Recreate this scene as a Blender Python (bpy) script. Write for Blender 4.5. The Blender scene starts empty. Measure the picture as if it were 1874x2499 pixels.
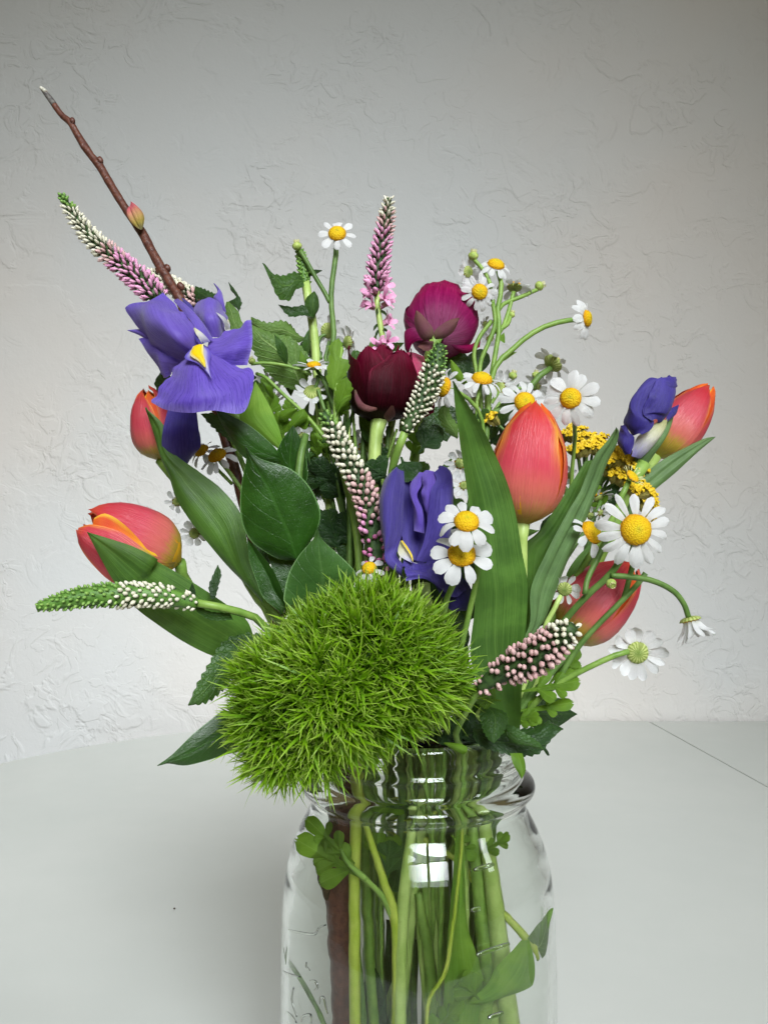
import bpy, math, random
import numpy as np
from mathutils import Vector, Matrix
random.seed(7); RNG = np.random.default_rng(7)
S = bpy.context.scene
COL = S.collection

# ------------------------------------------------------------------ camera
CZ = 0.999            # camera height (table top is at 0.750)
JD = 0.317            # distance of the jar's axis
JX = 0.0122           # jar axis, metres right of the camera
F = 2146.0            # focal length in photograph pixels
cam = bpy.data.objects.new('camera', bpy.data.cameras.new('camera')); COL.objects.link(cam)
cam.location = (0, 0, CZ); cam.rotation_euler = (math.radians(90), 0, 0)
cam.data.sensor_fit = 'VERTICAL'; cam.data.sensor_height = 24.0; cam.data.lens = 24.0*F/2499
cam.data.clip_start = 0.01; cam.data.clip_end = 50
S.camera = cam
# ------------------------------------------------------------------ world and lamps (a window behind the camera)
W = bpy.data.worlds.new('World'); S.world = W; W.use_nodes = True
W.node_tree.nodes['Background'].inputs[0].default_value = (1.0, 0.82, 0.42, 1)
W.node_tree.nodes['Background'].inputs[1].default_value = 0.11
def pane(loc, target, w, h, power, spread, col):
    l = bpy.data.lights.new('window_light', 'AREA'); l.shape = 'RECTANGLE'; l.size = w; l.size_y = h
    l.energy = power; l.color = col; l.spread = math.radians(spread)
    o = bpy.data.objects.new('window_light', l); COL.objects.link(o)
    o.location = loc; o.rotation_euler = (Vector(target)-Vector(loc)).to_track_quat('-Z', 'Y').to_euler()
WC = Vector((0.19, -1.10, CZ+1.10)); PITCH = math.radians(35.8)
_d = Vector((-.15, math.cos(PITCH), -math.sin(PITCH))).normalized(); _r = _d.cross(Vector((0, 0, 1))).normalized(); _u = _r.cross(_d)
for i in range(2):
    for j in range(3):
        p = WC+_r*(i-0.5)*0.58+_u*(j-1)*0.42
        pane(p, p+_d, 0.51, 0.36, 1.36, 41, (0.91, 0.96, 1.0))
pane((1.35, -0.25, CZ+0.62), (0.1, 0.5, CZ-0.3), 0.16, 0.55, 0.5, 60, (0.92, 0.97, 1.0))
S.view_settings.view_transform = 'Standard'; S.view_settings.look = 'None'
S.view_settings.exposure = 0.0; S.view_settings.gamma = 1.0
cy = S.cycles
cy.use_denoising = True
cy.max_bounces = 16; cy.diffuse_bounces = 5; cy.glossy_bounces = 6; cy.transmission_bounces = 14; cy.transparent_max_bounces = 16
cy.caustics_reflective = True; cy.caustics_refractive = True; cy.blur_glossy = 1.0
cy.sample_clamp_indirect = 6.0

# ------------------------------------------------------------------ helpers: photograph pixels -> points in the place
def P0(X, Y, dy=0.0):
    d = JD+dy*0.001
    return Vector(((X-937)/F*d, d, CZ-(Y-1249.5)/F*d))
class Reg:
    def __init__(s, ox, oy, k): s.ox, s.oy, s.k = ox, oy, k
    def __call__(s, x, y, dy=0.0): return P0(s.ox+x*s.k, s.oy+y*s.k, dy)
    def L(s, pts, d0=0.0, d1=None):      # a polyline; depth runs from d0 to d1 unless given per point
        n = len(pts); out = []
        for i, p in enumerate(pts):
            dd = p[2] if len(p) > 2 else d0+((d1 if d1 is not None else d0)-d0)*(i/max(1, n-1))
            out.append(s(p[0], p[1], dd))
        return out
    def mm(s, px, dy=0.0): return px*s.k/F*(JD+dy*0.001)
R1 = Reg(60, 180, .38577); R2 = Reg(600, 460, .38577); R3 = Reg(1060, 560, .38577); R4 = Reg(60, 860, .38577)
R5 = Reg(500, 860, .38577); R6 = Reg(1060, 1100, .42194); J1 = Reg(640, 1780, .45811); BL = Reg(380, 1360, .48222)
RB = Reg(1000, 1350, .27132); IR = Reg(290, 680, .24111); IC = Reg(880, 1100, .217); RN = Reg(820, 700, .22905)
CL = Reg(600, 760, .217); TL = Reg(0, 1700, .36129); YR = Reg(1340, 880, .26522)
def jar(mx, my, bx, by, zb=-236):       # lower half of a stem: mouth of the jar, then its floor (mm from the axis)
    r_ = random.Random(int(mx*31+my*17+bx*7))
    if abs(mx) < 12: bx = -bx*.9+r_.uniform(-14, 16); by = by*.5+r_.uniform(0, 16)
    else: bx += r_.uniform(-5, 5)
    m = Vector((JX+mx*.001, JD+my*.001, CZ-.079)); b = Vector((JX+bx*.001, JD+by*.001, CZ+zb*.001))
    return [m, m.lerp(b, .3)+Vector((0, 0, .001)), m.lerp(b, .65), b]

def s2l(c): return c/12.92 if c <= .04045 else ((c+.055)/1.055)**2.4
def C(r, g, b, k=1.0): return (s2l(r/255)*k, s2l(g/255)*k, s2l(b/255)*k, 1)

def crs(pts, n):
    """n+1 samples of a Catmull-Rom curve, chord-length parametrised"""
    p = np.array([tuple(q) for q in pts], float)
    if len(p) == 1: return np.repeat(p, n+1, 0)
    d = np.sqrt(((p[1:]-p[:-1])**2).sum(1)); d = np.maximum(d, 1e-6)
    t = np.concatenate([[0], np.cumsum(d)]); s = np.linspace(0, t[-1], n+1)
    m = np.zeros_like(p); m[0] = (p[1]-p[0])/d[0]; m[-1] = (p[-1]-p[-2])/d[-1]
    for i in range(1, len(p)-1):
        m[i] = (p[i+1]-p[i-1])/(t[i+1]-t[i-1])
    k = np.clip(np.searchsorted(t, s, side='right')-1, 0, len(p)-2)
    h = t[k+1]-t[k]; x = ((s-t[k])/h)[:, None]; h = h[:, None]
    return ((2*x**3-3*x**2+1)*p[k]+(x**3-2*x**2+x)*h*m[k]+(-2*x**3+3*x**2)*p[k+1]+(x**3-x**2)*h*m[k+1])

WM = {}
def link(o, parent=None, M=None):
    COL.objects.link(o)
    M = M if M is not None else Matrix.Identity(4)
    if parent is not None:
        o.parent = parent; o.matrix_parent_inverse = WM[parent.name].inverted()
    o.matrix_basis = M; WM[o.name] = M
    return o
def thing(name, label, cat, loc, group=None):
    o = bpy.data.objects.new(name, None); o.empty_display_size = .01
    o['label'] = label; o['category'] = cat
    if group: o['group'] = group
    return link(o, None, Matrix.Translation(loc))
def mesh(name, v, f, mats, uv=None, midx=None, smooth=True):
    me = bpy.data.meshes.new(name); me.from_pydata([tuple(q) for q in v], [], [tuple(q) for q in f])
    for m in (mats if isinstance(mats, (list, tuple)) else [mats]): me.materials.append(m)
    if uv is not None:
        ul = me.uv_layers.new(name='UVMap'); li = np.zeros(len(me.loops), np.int32); me.loops.foreach_get('vertex_index', li)
        ul.data.foreach_set('uv', np.asarray(uv, np.float32)[li].ravel())
    if midx is not None: me.polygons.foreach_set('material_index', np.asarray(midx, np.int32))
    me.polygons.foreach_set('use_smooth', np.full(len(me.polygons), smooth)); me.update()
    return me
def part(name, me, parent, M=None): return link(bpy.data.objects.new(name, me), parent, M)

def gridfaces(nu, nv, off=0, wrap=False):
    f = []; w = nv if wrap else nv+1
    for i in range(nu):
        for j in range(nv):
            a = off+i*w+j; b = off+i*w+(j+1) % w if wrap else a+1
            f.append((a, b, b+w, a+w))
    return f
def sheet(name, A, mats, parent):
    nu, nv = A.shape[0]-1, A.shape[1]-1
    uu, vv = np.meshgrid(np.linspace(0, 1, nu+1), np.linspace(0, 1, nv+1), indexing='ij')
    return part(name, mesh(name, A.reshape(-1, 3), gridfaces(nu, nv), mats, np.stack([uu.ravel(), vv.ravel()], 1)), parent)
def normals(A):
    du = np.gradient(A, axis=0); dv = np.gradient(A, axis=1); n = np.cross(du, dv)
    l = np.sqrt((n**2).sum(-1, keepdims=True)); n = n/np.maximum(l, 1e-12)
    # one side for the whole sheet: towards the camera on average
    s = (n*(np.array([0, 0, CZ])-A)).sum(-1)
    if s.sum() < 0: n = -n
    return n
def finish(A, bulge=0, fold=0, ruffle=None, crease=0, seed=0, wave=0, pw=2):
    """bulge (mm) lifts the middle, fold pushes the midrib in, ruffle waves the edges"""
    r = np.random.default_rng(seed)
    nu, nv = A.shape[0], A.shape[1]; u = np.linspace(0, 1, nu)[:, None]; v = np.linspace(-1, 1, nv)[None, :]
    n = normals(A); h = np.zeros((nu, nv))
    h += bulge*(1-np.abs(v)**pw)*np.sin(np.pi*np.clip(u*.94+.03, 0, 1))**.6
    h += -fold*np.exp(-(v/.22)**2)*np.sin(np.pi*np.clip(u*.9+.05, 0, 1))**.5
    if crease: h += -crease*np.exp(-(v/.05)**2)
    if ruffle:
        a, fr = ruffle; ph = r.uniform(0, 6, 4)
        h += a*np.abs(v)**2.2*(np.sin(2*np.pi*fr*u+ph[0]+(v > 0)*ph[1])+.5*np.sin(2*np.pi*fr*1.9*u+ph[2]))*np.clip(u*3, 0, 1)
    if wave:
        ph = r.uniform(0, 6, 4); h += wave*(np.sin(5*u+ph[0]+2.2*v)+.6*np.sin(9*u+ph[1]-3*v))*.5
    return A+n*h[..., None]*.001
def loft(name, a, b, mat, parent, nu=22, nv=8, serr=None, **kw):
    if serr: nu = max(nu, serr[0]*4)
    A = crs(a, nu); B = crs(b, nu); v = np.linspace(0, 1, nv+1)
    G = A[:, None, :]*(1-v)[None, :, None]+B[:, None, :]*v[None, :, None]
    if serr:
        w = B-A; L = np.sqrt((w**2).sum(1, keepdims=True)); wd = w/np.maximum(L, 1e-9)
        fr = (np.linspace(0, 1, nu+1)*serr[0]) % 1.0
        t = np.linspace(0, 1, nu+1)
        tooth = np.array([0, .35, .7, 1.0])[np.arange(nu+1) % 4]*serr[1]*.001*np.clip(np.minimum(t, 1-t)*6, 0, 1)*np.clip(L[:, 0]/.004, 0, 1)
        G[:, 0] -= wd*tooth[:, None]; G[:, -1] += wd*tooth[:, None]
    return sheet(name, finish(G, **kw), mat, parent)
def grid(name, rows, mat, parent, nu=22, nv=16, **kw):
    R = np.array([crs(r, nv) for r in rows])
    G = np.stack([crs(R[:, j], nu) for j in range(nv+1)], 1)
    return sheet(name, finish(G, **kw), mat, parent)
PROF = {'ovate': [(0, .06), (.1, .42), (.25, .86), (.4, 1), (.6, .86), (.8, .45), (.93, .14), (1, .02)],
        'lance': [(0, .15), (.15, .6), (.4, 1), (.65, .8), (.85, .4), (1, .02)],
        'strap': [(0, .55), (.2, .8), (.5, 1), (.75, .8), (.9, .42), (1, .03)],
        'round': [(0, .1), (.15, .5), (.4, .85), (.65, 1), (.85, .85), (.95, .5), (1, .08)]}
def leaf(name, spine, width, mat, parent, prof='ovate', roll=0, nu=20, nv=6, serr=None, **kw):
    """blade round a spine; width in metres; roll turns it about its spine (degrees, or a pair base->tip)"""
    if serr: nu = max(nu, serr[0]*4)
    Cn = crs(spine, nu); T = np.gradient(Cn, axis=0); T /= np.maximum(np.sqrt((T**2).sum(1, keepdims=True)), 1e-9)
    vd = Cn-np.array([0, 0, CZ]); Wd = np.cross(T, vd); Wd /= np.maximum(np.sqrt((Wd**2).sum(1, keepdims=True)), 1e-9)
    N = np.cross(Wd, T); t = np.linspace(0, 1, nu+1)
    r = np.radians(np.linspace(*(roll if isinstance(roll, tuple) else (roll, roll)), nu+1))[:, None]
    Wd = Wd*np.cos(r)+N*np.sin(r)
    pr = PROF[prof]; w = np.interp(t, [q[0] for q in pr], [q[1] for q in pr])*width*.5
    if serr: w = w+np.array([0, .35, .7, 1.0])[np.arange(nu+1) % 4]*serr[1]*.001*np.clip(np.minimum(t, 1-t)*6, 0, 1)
    v = np.linspace(-1, 1, nv+1)
    G = Cn[:, None, :]+Wd[:, None, :]*(w[:, None]*v[None, :])[..., None]
    return sheet(name, finish(G, **kw), mat, parent)
def tube_vf(pts, rad, n=None, sides=8, bump=None):
    n = n or max(6, 5*(len(pts)-1)); c = crs(pts, n); t = np.linspace(0, 1, n+1)
    rad = rad if isinstance(rad, (list, tuple)) else [rad]
    ch = np.concatenate([[0], np.cumsum([max((Vector(q)-Vector(p)).length, 1e-6) for p, q in zip(pts[:-1], pts[1:])])]); ch /= ch[-1]
    r = np.interp(t, ch if len(rad) == len(pts) else np.linspace(0, 1, len(rad)) if len(rad) > 1 else [0], rad)*.001
    if bump is not None: r = r*bump(t)
    T = np.gradient(c, axis=0); T /= np.maximum(np.sqrt((T**2).sum(1, keepdims=True)), 1e-9)
    ref = np.array([0.13, -1, 0.07]); X = np.cross(T, ref); X /= np.maximum(np.sqrt((X**2).sum(1, keepdims=True)), 1e-9); Y = np.cross(T, X)
    a = np.linspace(0, 2*np.pi, sides, endpoint=False)
    V = c[:, None, :]+r[:, None, None]*(X[:, None, :]*np.cos(a)[None, :, None]+Y[:, None, :]*np.sin(a)[None, :, None])
    f = gridfaces(n, sides, wrap=True)
    f.append(tuple(range(sides-1, -1, -1))); f.append(tuple(n*sides+j for j in range(sides)))
    uv = np.stack([np.repeat(t, sides), np.tile(np.linspace(0, 1, sides), n+1)], 1)
    return V.reshape(-1, 3), f, uv
def tube(name, pts, rad, mat, parent, **kw):
    v, f, uv = tube_vf(pts, rad, **kw)
    return part(name, mesh(name, v, f, mat, uv), parent)
def multi_tube(name, list_of, mat, parent):
    V = []; Fs = []; U = []; o = 0
    for pts, rad in list_of:
        v, f, uv = tube_vf(pts, rad, sides=7); V.append(v); U.append(uv); Fs += [tuple(i+o for i in q) for q in f]; o += len(v)
    return part(name, mesh(name, np.concatenate(V), Fs, mat, np.concatenate(U)), parent)
def ell(name, mats, seg=10, ring=7, squash=1.0, z0=-1.0, bumps=0, seed=1):
    """unit ellipsoid (or its cap from z0 up) with its own mesh data"""
    r = np.random.default_rng(seed); V = []; U = []
    for i in range(ring+1):
        z = z0+(1-z0)*(i/ring); z = math.sin(math.asin(max(-1, z0))+(math.pi/2-math.asin(max(-1, z0)))*i/ring)
        rr = math.sqrt(max(0, 1-z*z))
        for j in range(seg):
            a = 2*math.pi*j/seg; k = 1+bumps*r.uniform(-1, 1)
            V.append((rr*math.cos(a)*k, rr*math.sin(a)*k, z*squash*k)); U.append((i/ring, j/seg))
    return mesh(name, V, gridfaces(ring, seg, wrap=True), mats, U)
def frame(loc, z, x=None, sc=(1, 1, 1)):
    z = Vector(z).normalized(); x = Vector(x) if x is not None else Vector((0, -1, 0))
    x = x-z*x.dot(z)
    if x.length < 1e-5: x = Vector((1, 0, 0))-z*z.x
    x.normalize(); y = z.cross(x)
    M = Matrix((x*sc[0], y*sc[1], z*sc[2])).transposed().to_4x4(); M.translation = Vector(loc)
    return M

# ------------------------------------------------------------------ materials
class NT:
    def __init__(s, name):
        s.m = bpy.data.materials.new(name); s.m.use_nodes = True; s.t = s.m.node_tree; s.t.nodes.clear()
        s.out = s.t.nodes.new('ShaderNodeOutputMaterial')
    def n(s, ty, ins=None, **props):
        o = s.t.nodes.new(ty)
        for k, v in props.items(): setattr(o, k, v)
        for k, v in (ins or {}).items():
            if isinstance(v, bpy.types.NodeSocket): s.t.links.new(v, o.inputs[k])
            else: o.inputs[k].default_value = v
        return o
    def math(s, op, a, b=0.0, c=0.0, clamp=False): return s.n('ShaderNodeMath', {0: a, 1: b, 2: c}, operation=op, use_clamp=clamp).outputs[0]
    def mix(s, f, a, b, bt='MIX'):
        o = s.n('ShaderNodeMix', {0: f, 6: a, 7: b}, data_type='RGBA', blend_type=bt); return o.outputs[2]
    def ramp(s, f, stops, interp='LINEAR'):
        o = s.n('ShaderNodeValToRGB', {0: f}); e = o.color_ramp.elements; o.color_ramp.interpolation = interp
        while len(e) < len(stops): e.new(.5)
        for q, (p, c) in zip(e, stops): q.position = p; q.color = c
        return o.outputs[0]
    def smooth(s, x, a, b): return s.n('ShaderNodeMapRange', {0: x, 1: a, 2: b, 3: 0.0, 4: 1.0}, interpolation_type='SMOOTHSTEP').outputs[0]
    def noise(s, vec, scale, detail=3, rough=.5, dist=0): return s.n('ShaderNodeTexNoise', {'Vector': vec, 'Scale': scale, 'Detail': detail, 'Roughness': rough, 'Distortion': dist}).outputs[0]
    def done(s, sh): s.t.links.new(sh, s.out.inputs[0]); return s.m
    def uv(s):
        t = s.n('ShaderNodeUVMap', uv_map='UVMap'); x = s.n('ShaderNodeSeparateXYZ', {0: t.outputs[0]}); return t.outputs[0], x.outputs[0], x.outputs[1]
    def pos(s): return s.n('ShaderNodeNewGeometry').outputs['Position']
def surf(nt, col, rough, spec=.4, trans=.0, bump=None, tcol=None, sheen=0):
    ins = {'Base Color': col, 'Roughness': rough, 'Specular IOR Level': spec}
    if sheen: ins['Sheen Weight'] = sheen
    if bump is not None: ins['Normal'] = bump
    b = nt.n('ShaderNodeBsdfPrincipled', ins).outputs[0]
    if trans:
        t = nt.n('ShaderNodeBsdfTranslucent', {0: tcol if tcol is not None else col}).outputs[0]
        b = nt.n('ShaderNodeMixShader', {0: trans, 1: b, 2: t}).outputs[0]
    return nt.done(b)
def leafmat(name, col, col2, vein, kind='par', rough=.4, spec=.4, trans=.22, edge=None):
    nt = NT(name); uv, u, v = nt.uv(); pos = nt.pos()
    e = nt.math('ABSOLUTE', nt.math('MULTIPLY_ADD', v, 2.0, -1.0))
    n1 = nt.noise(pos, 90, 4, .6)
    st = nt.noise(nt.n('ShaderNodeMapping', {'Vector': uv, 'Scale': (2.2, 40, 1)}).outputs[0], 1.0, 3, .6)
    c = nt.mix(nt.smooth(n1, .36, .66), col, col2)
    mid = nt.math('SUBTRACT', 1.0, nt.smooth(e, .015, .075))
    if kind == 'par':
        c = nt.mix(nt.math('MULTIPLY', nt.smooth(st, .42, .72), .42), c, vein)
        c = nt.mix(nt.math('MULTIPLY', nt.smooth(st, .46, .28), .4), c, nt.mix(.5, col, (.01, .03, .005, 1)))
        h = st; c = nt.mix(nt.math('MULTIPLY', mid, .25), c, vein); bs = .25
    else:
        sv = nt.math('ADD', nt.math('MULTIPLY', u, 8.0 if kind == 'net' else 6.0), nt.math('MULTIPLY', e, -2.2))
        w = nt.math('ABSOLUTE', nt.math('SUBTRACT', nt.math('FRACT', nt.math('ADD', sv, nt.math('MULTIPLY', n1, .5))), .5))
        side = nt.math('SUBTRACT', 1.0, nt.smooth(w, .02, .10 if kind == 'net' else .07))
        cell = nt.n('ShaderNodeTexVoronoi', {'Vector': pos, 'Scale': 620.0}, feature='DISTANCE_TO_EDGE').outputs[0]
        k1 = 1.0 if kind == 'net' else .16
        c = nt.mix(nt.math('MULTIPLY', side, .45*k1), c, vein); c = nt.mix(nt.math('MULTIPLY', mid, .8 if kind == 'net' else .5), c, vein)
        h = nt.math('ADD', nt.math('MULTIPLY', nt.math('MAXIMUM', side, mid), -.6*k1), nt.math('MULTIPLY', nt.smooth(cell, 0, .1), .25*k1)); bs = .5
        h = nt.math('ADD', h, nt.math('MULTIPLY', st, .25))
    if edge: c = nt.mix(nt.math('MULTIPLY', nt.smooth(e, .95, .99), .8), c, edge)
    h = nt.math('ADD', h, nt.math('MULTIPLY', nt.noise(pos, 500, 4, .65), .35)); b = nt.n('ShaderNodeBump', {'Height': h, 'Strength': bs*1.4, 'Distance': .0008}).outputs[0]
    rr = nt.math('MULTIPLY_ADD', n1, .25, rough-.1)
    return surf(nt, c, rr, spec, trans, b, nt.mix(.5, c, (.30, .45, .03, 1)))
def petalmat(name, stops, edge=None, vein=None, rough=.45, trans=.25, streak=(None, 0), sheen=.0, spec=.3, wob=.12, bumps=.3):
    nt = NT(name); uv, u, v = nt.uv(); pos = nt.pos()
    e = nt.math('ABSOLUTE', nt.math('MULTIPLY_ADD', v, 2.0, -1.0))
    st = nt.noise(nt.n('ShaderNodeMapping', {'Vector': uv, 'Scale': (1.6, 38, 1)}).outputs[0], 1.0, 4, .65)
    n1 = nt.noise(pos, 120, 3, .5)
    uu = nt.math('ADD', u, nt.math('MULTIPLY', nt.math('SUBTRACT', st, .5), wob*2))
    c = nt.ramp(uu, stops)
    if edge:
        ec, e0, e1, u0, u1 = edge
        ee = nt.math('ADD', e, nt.math('MULTIPLY', nt.math('SUBTRACT', st, .5), .5))
        c = nt.mix(nt.math('MULTIPLY', nt.smooth(ee, e0, e1), nt.smooth(u, u0, u1)), c, ec)
    if streak[0]: c = nt.mix(nt.math('MULTIPLY', nt.smooth(st, .45, .75), streak[1]), c, streak[0])
    if vein:
        vc, fr, k = vein
        sv = nt.noise(nt.n('ShaderNodeMapping', {'Vector': uv, 'Scale': (1.5, fr, 1), 'Location': (fr*.37, 2.3, 0)}).outputs[0], 1.0, 5, .7, .6)
        w = nt.math('ABSOLUTE', nt.math('SUBTRACT', nt.math('FRACT', nt.math('MULTIPLY', sv, 5.0)), .5))
        c = nt.mix(nt.math('MULTIPLY', nt.math('SUBTRACT', 1.0, nt.smooth(w, .02, .20)), k), c, vc)
        blot = nt.smooth(nt.noise(pos, 45, 4, .6), .38, .68); c = nt.mix(nt.math('MULTIPLY', blot, .35), c, nt.mix(.5, c, vc))
    b = nt.n('ShaderNodeBump', {'Height': nt.math('ADD', st, nt.math('MULTIPLY', n1, .8)), 'Strength': bumps*1.8, 'Distance': .0006}).outputs[0]
    return surf(nt, c, rough, spec, trans, b, None, sheen)
def simple(name, c1, c2, scale=200, rough=.5, spec=.35, trans=0, bump=.3, dist=.0005):
    nt = NT(name); pos = nt.pos(); n1 = nt.noise(pos, scale, 4, .6)
    c = nt.mix(nt.smooth(n1, .35, .65), c1, c2)
    b = nt.n('ShaderNodeBump', {'Height': n1, 'Strength': bump, 'Distance': dist}).outputs[0]
    return surf(nt, c, rough, spec, trans, b)

MT = {}
MT['tulip_leaf'] = leafmat('tulip_leaf', C(58, 94, 34), C(78, 118, 44), C(104, 142, 62), 'par', .42, .4)
MT['grey_leaf'] = leafmat('grey_tulip_leaf', C(82, 112, 66), C(98, 132, 76), C(130, 158, 106), 'par', .45, .4)
MT['bright_leaf'] = leafmat('bright_leaf', C(104, 150, 44), C(128, 168, 56), C(150, 186, 84), 'par', .42, .4, .3)
MT['ruscus'] = leafmat('glossy_leaf', C(28, 62, 14), C(38, 78, 18), C(54, 96, 34), 'rib', .3, .5, .12, C(110, 150, 90))
MT['ruscus_light'] = leafmat('glossy_leaf_light', C(52, 88, 38), C(66, 104, 46), C(88, 124, 66), 'rib', .36, .5, .15, C(130, 165, 110))
MT['saw_leaf'] = leafmat('saw_leaf', C(42, 76, 24), C(56, 94, 32), C(88, 122, 54), 'net', .42, .4, .2)
MT['vein_leaf'] = leafmat('veined_leaf', C(80, 112, 50), C(96, 130, 58), C(144, 170, 104), 'net', .45, .35, .25)
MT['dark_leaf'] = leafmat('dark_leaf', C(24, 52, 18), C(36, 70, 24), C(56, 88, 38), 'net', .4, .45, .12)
MT['fever_leaf'] = leafmat('feathered_leaf', C(86, 124, 26), C(108, 146, 38), C(130, 162, 66), 'rib', .45, .35, .3)
MT['stem'] = simple('green_stem', C(104, 138, 56), C(130, 160, 74), 120, .45)
MT['dark_stem'] = simple('dark_stem', C(74, 104, 44), C(96, 126, 60), 140, .5)
MT['pale_stem'] = simple('pale_stem', C(150, 176, 90), C(178, 200, 116), 90, .4)
MT['yellow_stem'] = simple('yellow_stem', C(150, 172, 52), C(176, 190, 84), 100, .4)
MT['bark'] = simple('twig_bark', C(74, 40, 32), C(100, 60, 46), 420, .45, .45, 0, .6, .001)
MT['tulip'] = petalmat('tulip_petal', [(0, C(170, 172, 50)), (.07, C(206, 168, 80)), (.19, C(224, 128, 104)), (.45, C(216, 74, 92)), (.8, C(212, 52, 64)), (1, C(224, 76, 44))],
                       (C(248, 178, 48), .62, 1.05, .3, .8), (C(190, 40, 52), 22, .2), .34, .22, (C(238, 140, 132), .28), .0, .45, .10, .4)
MT['tulip_pink'] = petalmat('tulip_petal_pink', [(0, C(160, 162, 40)), (.14, C(190, 165, 60)), (.24, C(214, 116, 100)), (.5, C(206, 72, 90)), (.85, C(198, 48, 62)), (1, C(222, 84, 46))],
                            (C(246, 165, 36), .76, 1.08, .3, .85), (C(176, 36, 54), 22, .2), .34, .22, (C(230, 136, 130), .3), .0, .45, .12, .4)
MT['tulip_in'] = petalmat('tulip_petal_inner', [(0, C(230, 190, 40)), (.35, C(238, 140, 40)), (.75, C(226, 84, 44)), (1, C(236, 110, 36))], (C(250, 200, 60), .6, 1.0, .2, .7), None, .42, .25)
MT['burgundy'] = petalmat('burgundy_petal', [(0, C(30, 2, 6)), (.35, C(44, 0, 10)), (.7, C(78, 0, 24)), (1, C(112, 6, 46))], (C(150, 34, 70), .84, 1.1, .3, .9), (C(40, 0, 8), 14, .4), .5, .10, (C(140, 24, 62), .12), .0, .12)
MT['magenta'] = petalmat('magenta_petal', [(0, C(150, 82, 118)), (.2, C(132, 22, 84)), (.5, C(146, 4, 76)), (1, C(166, 6, 74))], None, (C(104, 0, 56), 18, .5), .5, .2, (C(206, 80, 140), .28), .0, .16, .12, .5)
MT['rose'] = petalmat('rose_petal', [(0, C(120, 20, 60)), (.6, C(176, 50, 92)), (1, C(186, 76, 108))], None, (C(130, 20, 60), 16, .3), .4, .2, (C(214, 120, 150), .3), .2)
MT['sepal'] = petalmat('dry_sepal', [(0, C(104, 92, 66)), (.4, C(112, 66, 76)), (1, C(112, 74, 62))], None, (C(92, 44, 58), 12, .6), .6, .1)
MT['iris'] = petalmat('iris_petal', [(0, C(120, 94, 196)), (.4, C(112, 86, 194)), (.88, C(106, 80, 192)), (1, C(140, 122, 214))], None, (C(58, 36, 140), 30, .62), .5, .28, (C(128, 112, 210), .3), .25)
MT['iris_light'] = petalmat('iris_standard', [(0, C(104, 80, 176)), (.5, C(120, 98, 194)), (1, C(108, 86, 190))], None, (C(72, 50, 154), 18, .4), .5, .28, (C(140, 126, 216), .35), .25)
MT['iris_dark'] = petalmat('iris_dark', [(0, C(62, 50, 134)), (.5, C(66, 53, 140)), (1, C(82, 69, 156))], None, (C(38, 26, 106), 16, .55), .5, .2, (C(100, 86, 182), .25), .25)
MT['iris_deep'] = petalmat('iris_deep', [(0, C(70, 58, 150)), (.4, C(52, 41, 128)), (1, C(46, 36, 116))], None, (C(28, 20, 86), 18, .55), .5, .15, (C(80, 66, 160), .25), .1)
MT['iris_white'] = petalmat('iris_pale_base', [(0, C(214, 214, 150)), (.4, C(226, 222, 200)), (.75, C(206, 202, 226)), (1, C(130, 116, 206))], None, (C(150, 168, 90), 7, .25), .5, .25)
MT['iris_yellow'] = petalmat('iris_signal', [(0, C(250, 214, 20)), (.6, C(252, 212, 12)), (1, C(252, 226, 80))], (C(250, 240, 180), .6, 1.0, -1, 0), None, .5, .2)
MT['blaze'] = petalmat('iris_blaze', [(0, C(236, 232, 226)), (.6, C(228, 224, 236)), (1, C(140, 126, 210))], (C(106, 90, 190), .2, .95, -1, 0), None, .5, .28)
MT['white'] = petalmat('white_petal', [(0, C(226, 230, 212)), (.25, C(240, 240, 238)), (1, C(244, 244, 244))], None, (C(214, 216, 220), 5, .3), .5, .3, (None, 0), .0, .3, .05, .4)
MT['cream'] = petalmat('cream_petal', [(0, C(190, 200, 120)), (.5, C(226, 224, 160)), (1, C(236, 232, 186))], None, None, .5, .25)
MT['bud_green'] = simple('bud_green', C(134, 158, 70), C(176, 190, 104), 700, .5)
def discmat():
    nt = NT('daisy_disc'); uv, u, v = nt.uv(); pos = nt.pos()
    vo = nt.n('ShaderNodeTexVoronoi', {'Vector': pos, 'Scale': 1900.0}).outputs[0]
    c = nt.ramp(u, [(0, C(202, 138, 8)), (.4, C(216, 172, 12)), (.8, C(214, 186, 22)), (.93, C(196, 180, 36)), (1, C(164, 160, 34))])
    c = nt.mix(nt.math('MULTIPLY', nt.smooth(vo, .3, .75), .38), c, C(184, 126, 4))
    b = nt.n('ShaderNodeBump', {'Height': nt.math('SUBTRACT', 1.0, vo), 'Strength': .8, 'Distance': .0004}).outputs[0]
    return surf(nt, c, .6, .2, 0, b)
MT['disc'] = discmat()
def calyxmat():
    nt = NT('calyx'); uv, u, v = nt.uv(); n1 = nt.noise(nt.pos(), 900, 3, .6)
    w = nt.math('ABSOLUTE', nt.math('SUBTRACT', nt.math('FRACT', nt.math('MULTIPLY_ADD', v, 17.0, nt.math('MULTIPLY', n1, .8))), .5))
    c = nt.mix(nt.smooth(w, .1, .4), C(172, 182, 110), C(128, 144, 66)); c = nt.mix(nt.smooth(u, .55, 1.0), c, C(120, 142, 66))
    return surf(nt, c, .6, .25, 0, nt.n('ShaderNodeBump', {'Height': w, 'Strength': .6, 'Distance': .0004}).outputs[0])
MT['calyx'] = calyxmat()
MT['spike_core'] = simple('spike_core', C(42, 64, 32), C(64, 92, 44), 500, .6)
MT['spike_green'] = simple('spike_green', C(70, 108, 42), C(96, 136, 56), 300, .5)
MT['b_white'] = simple('floret_white', C(206, 202, 178), C(222, 218, 198), 300, .5)
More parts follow.
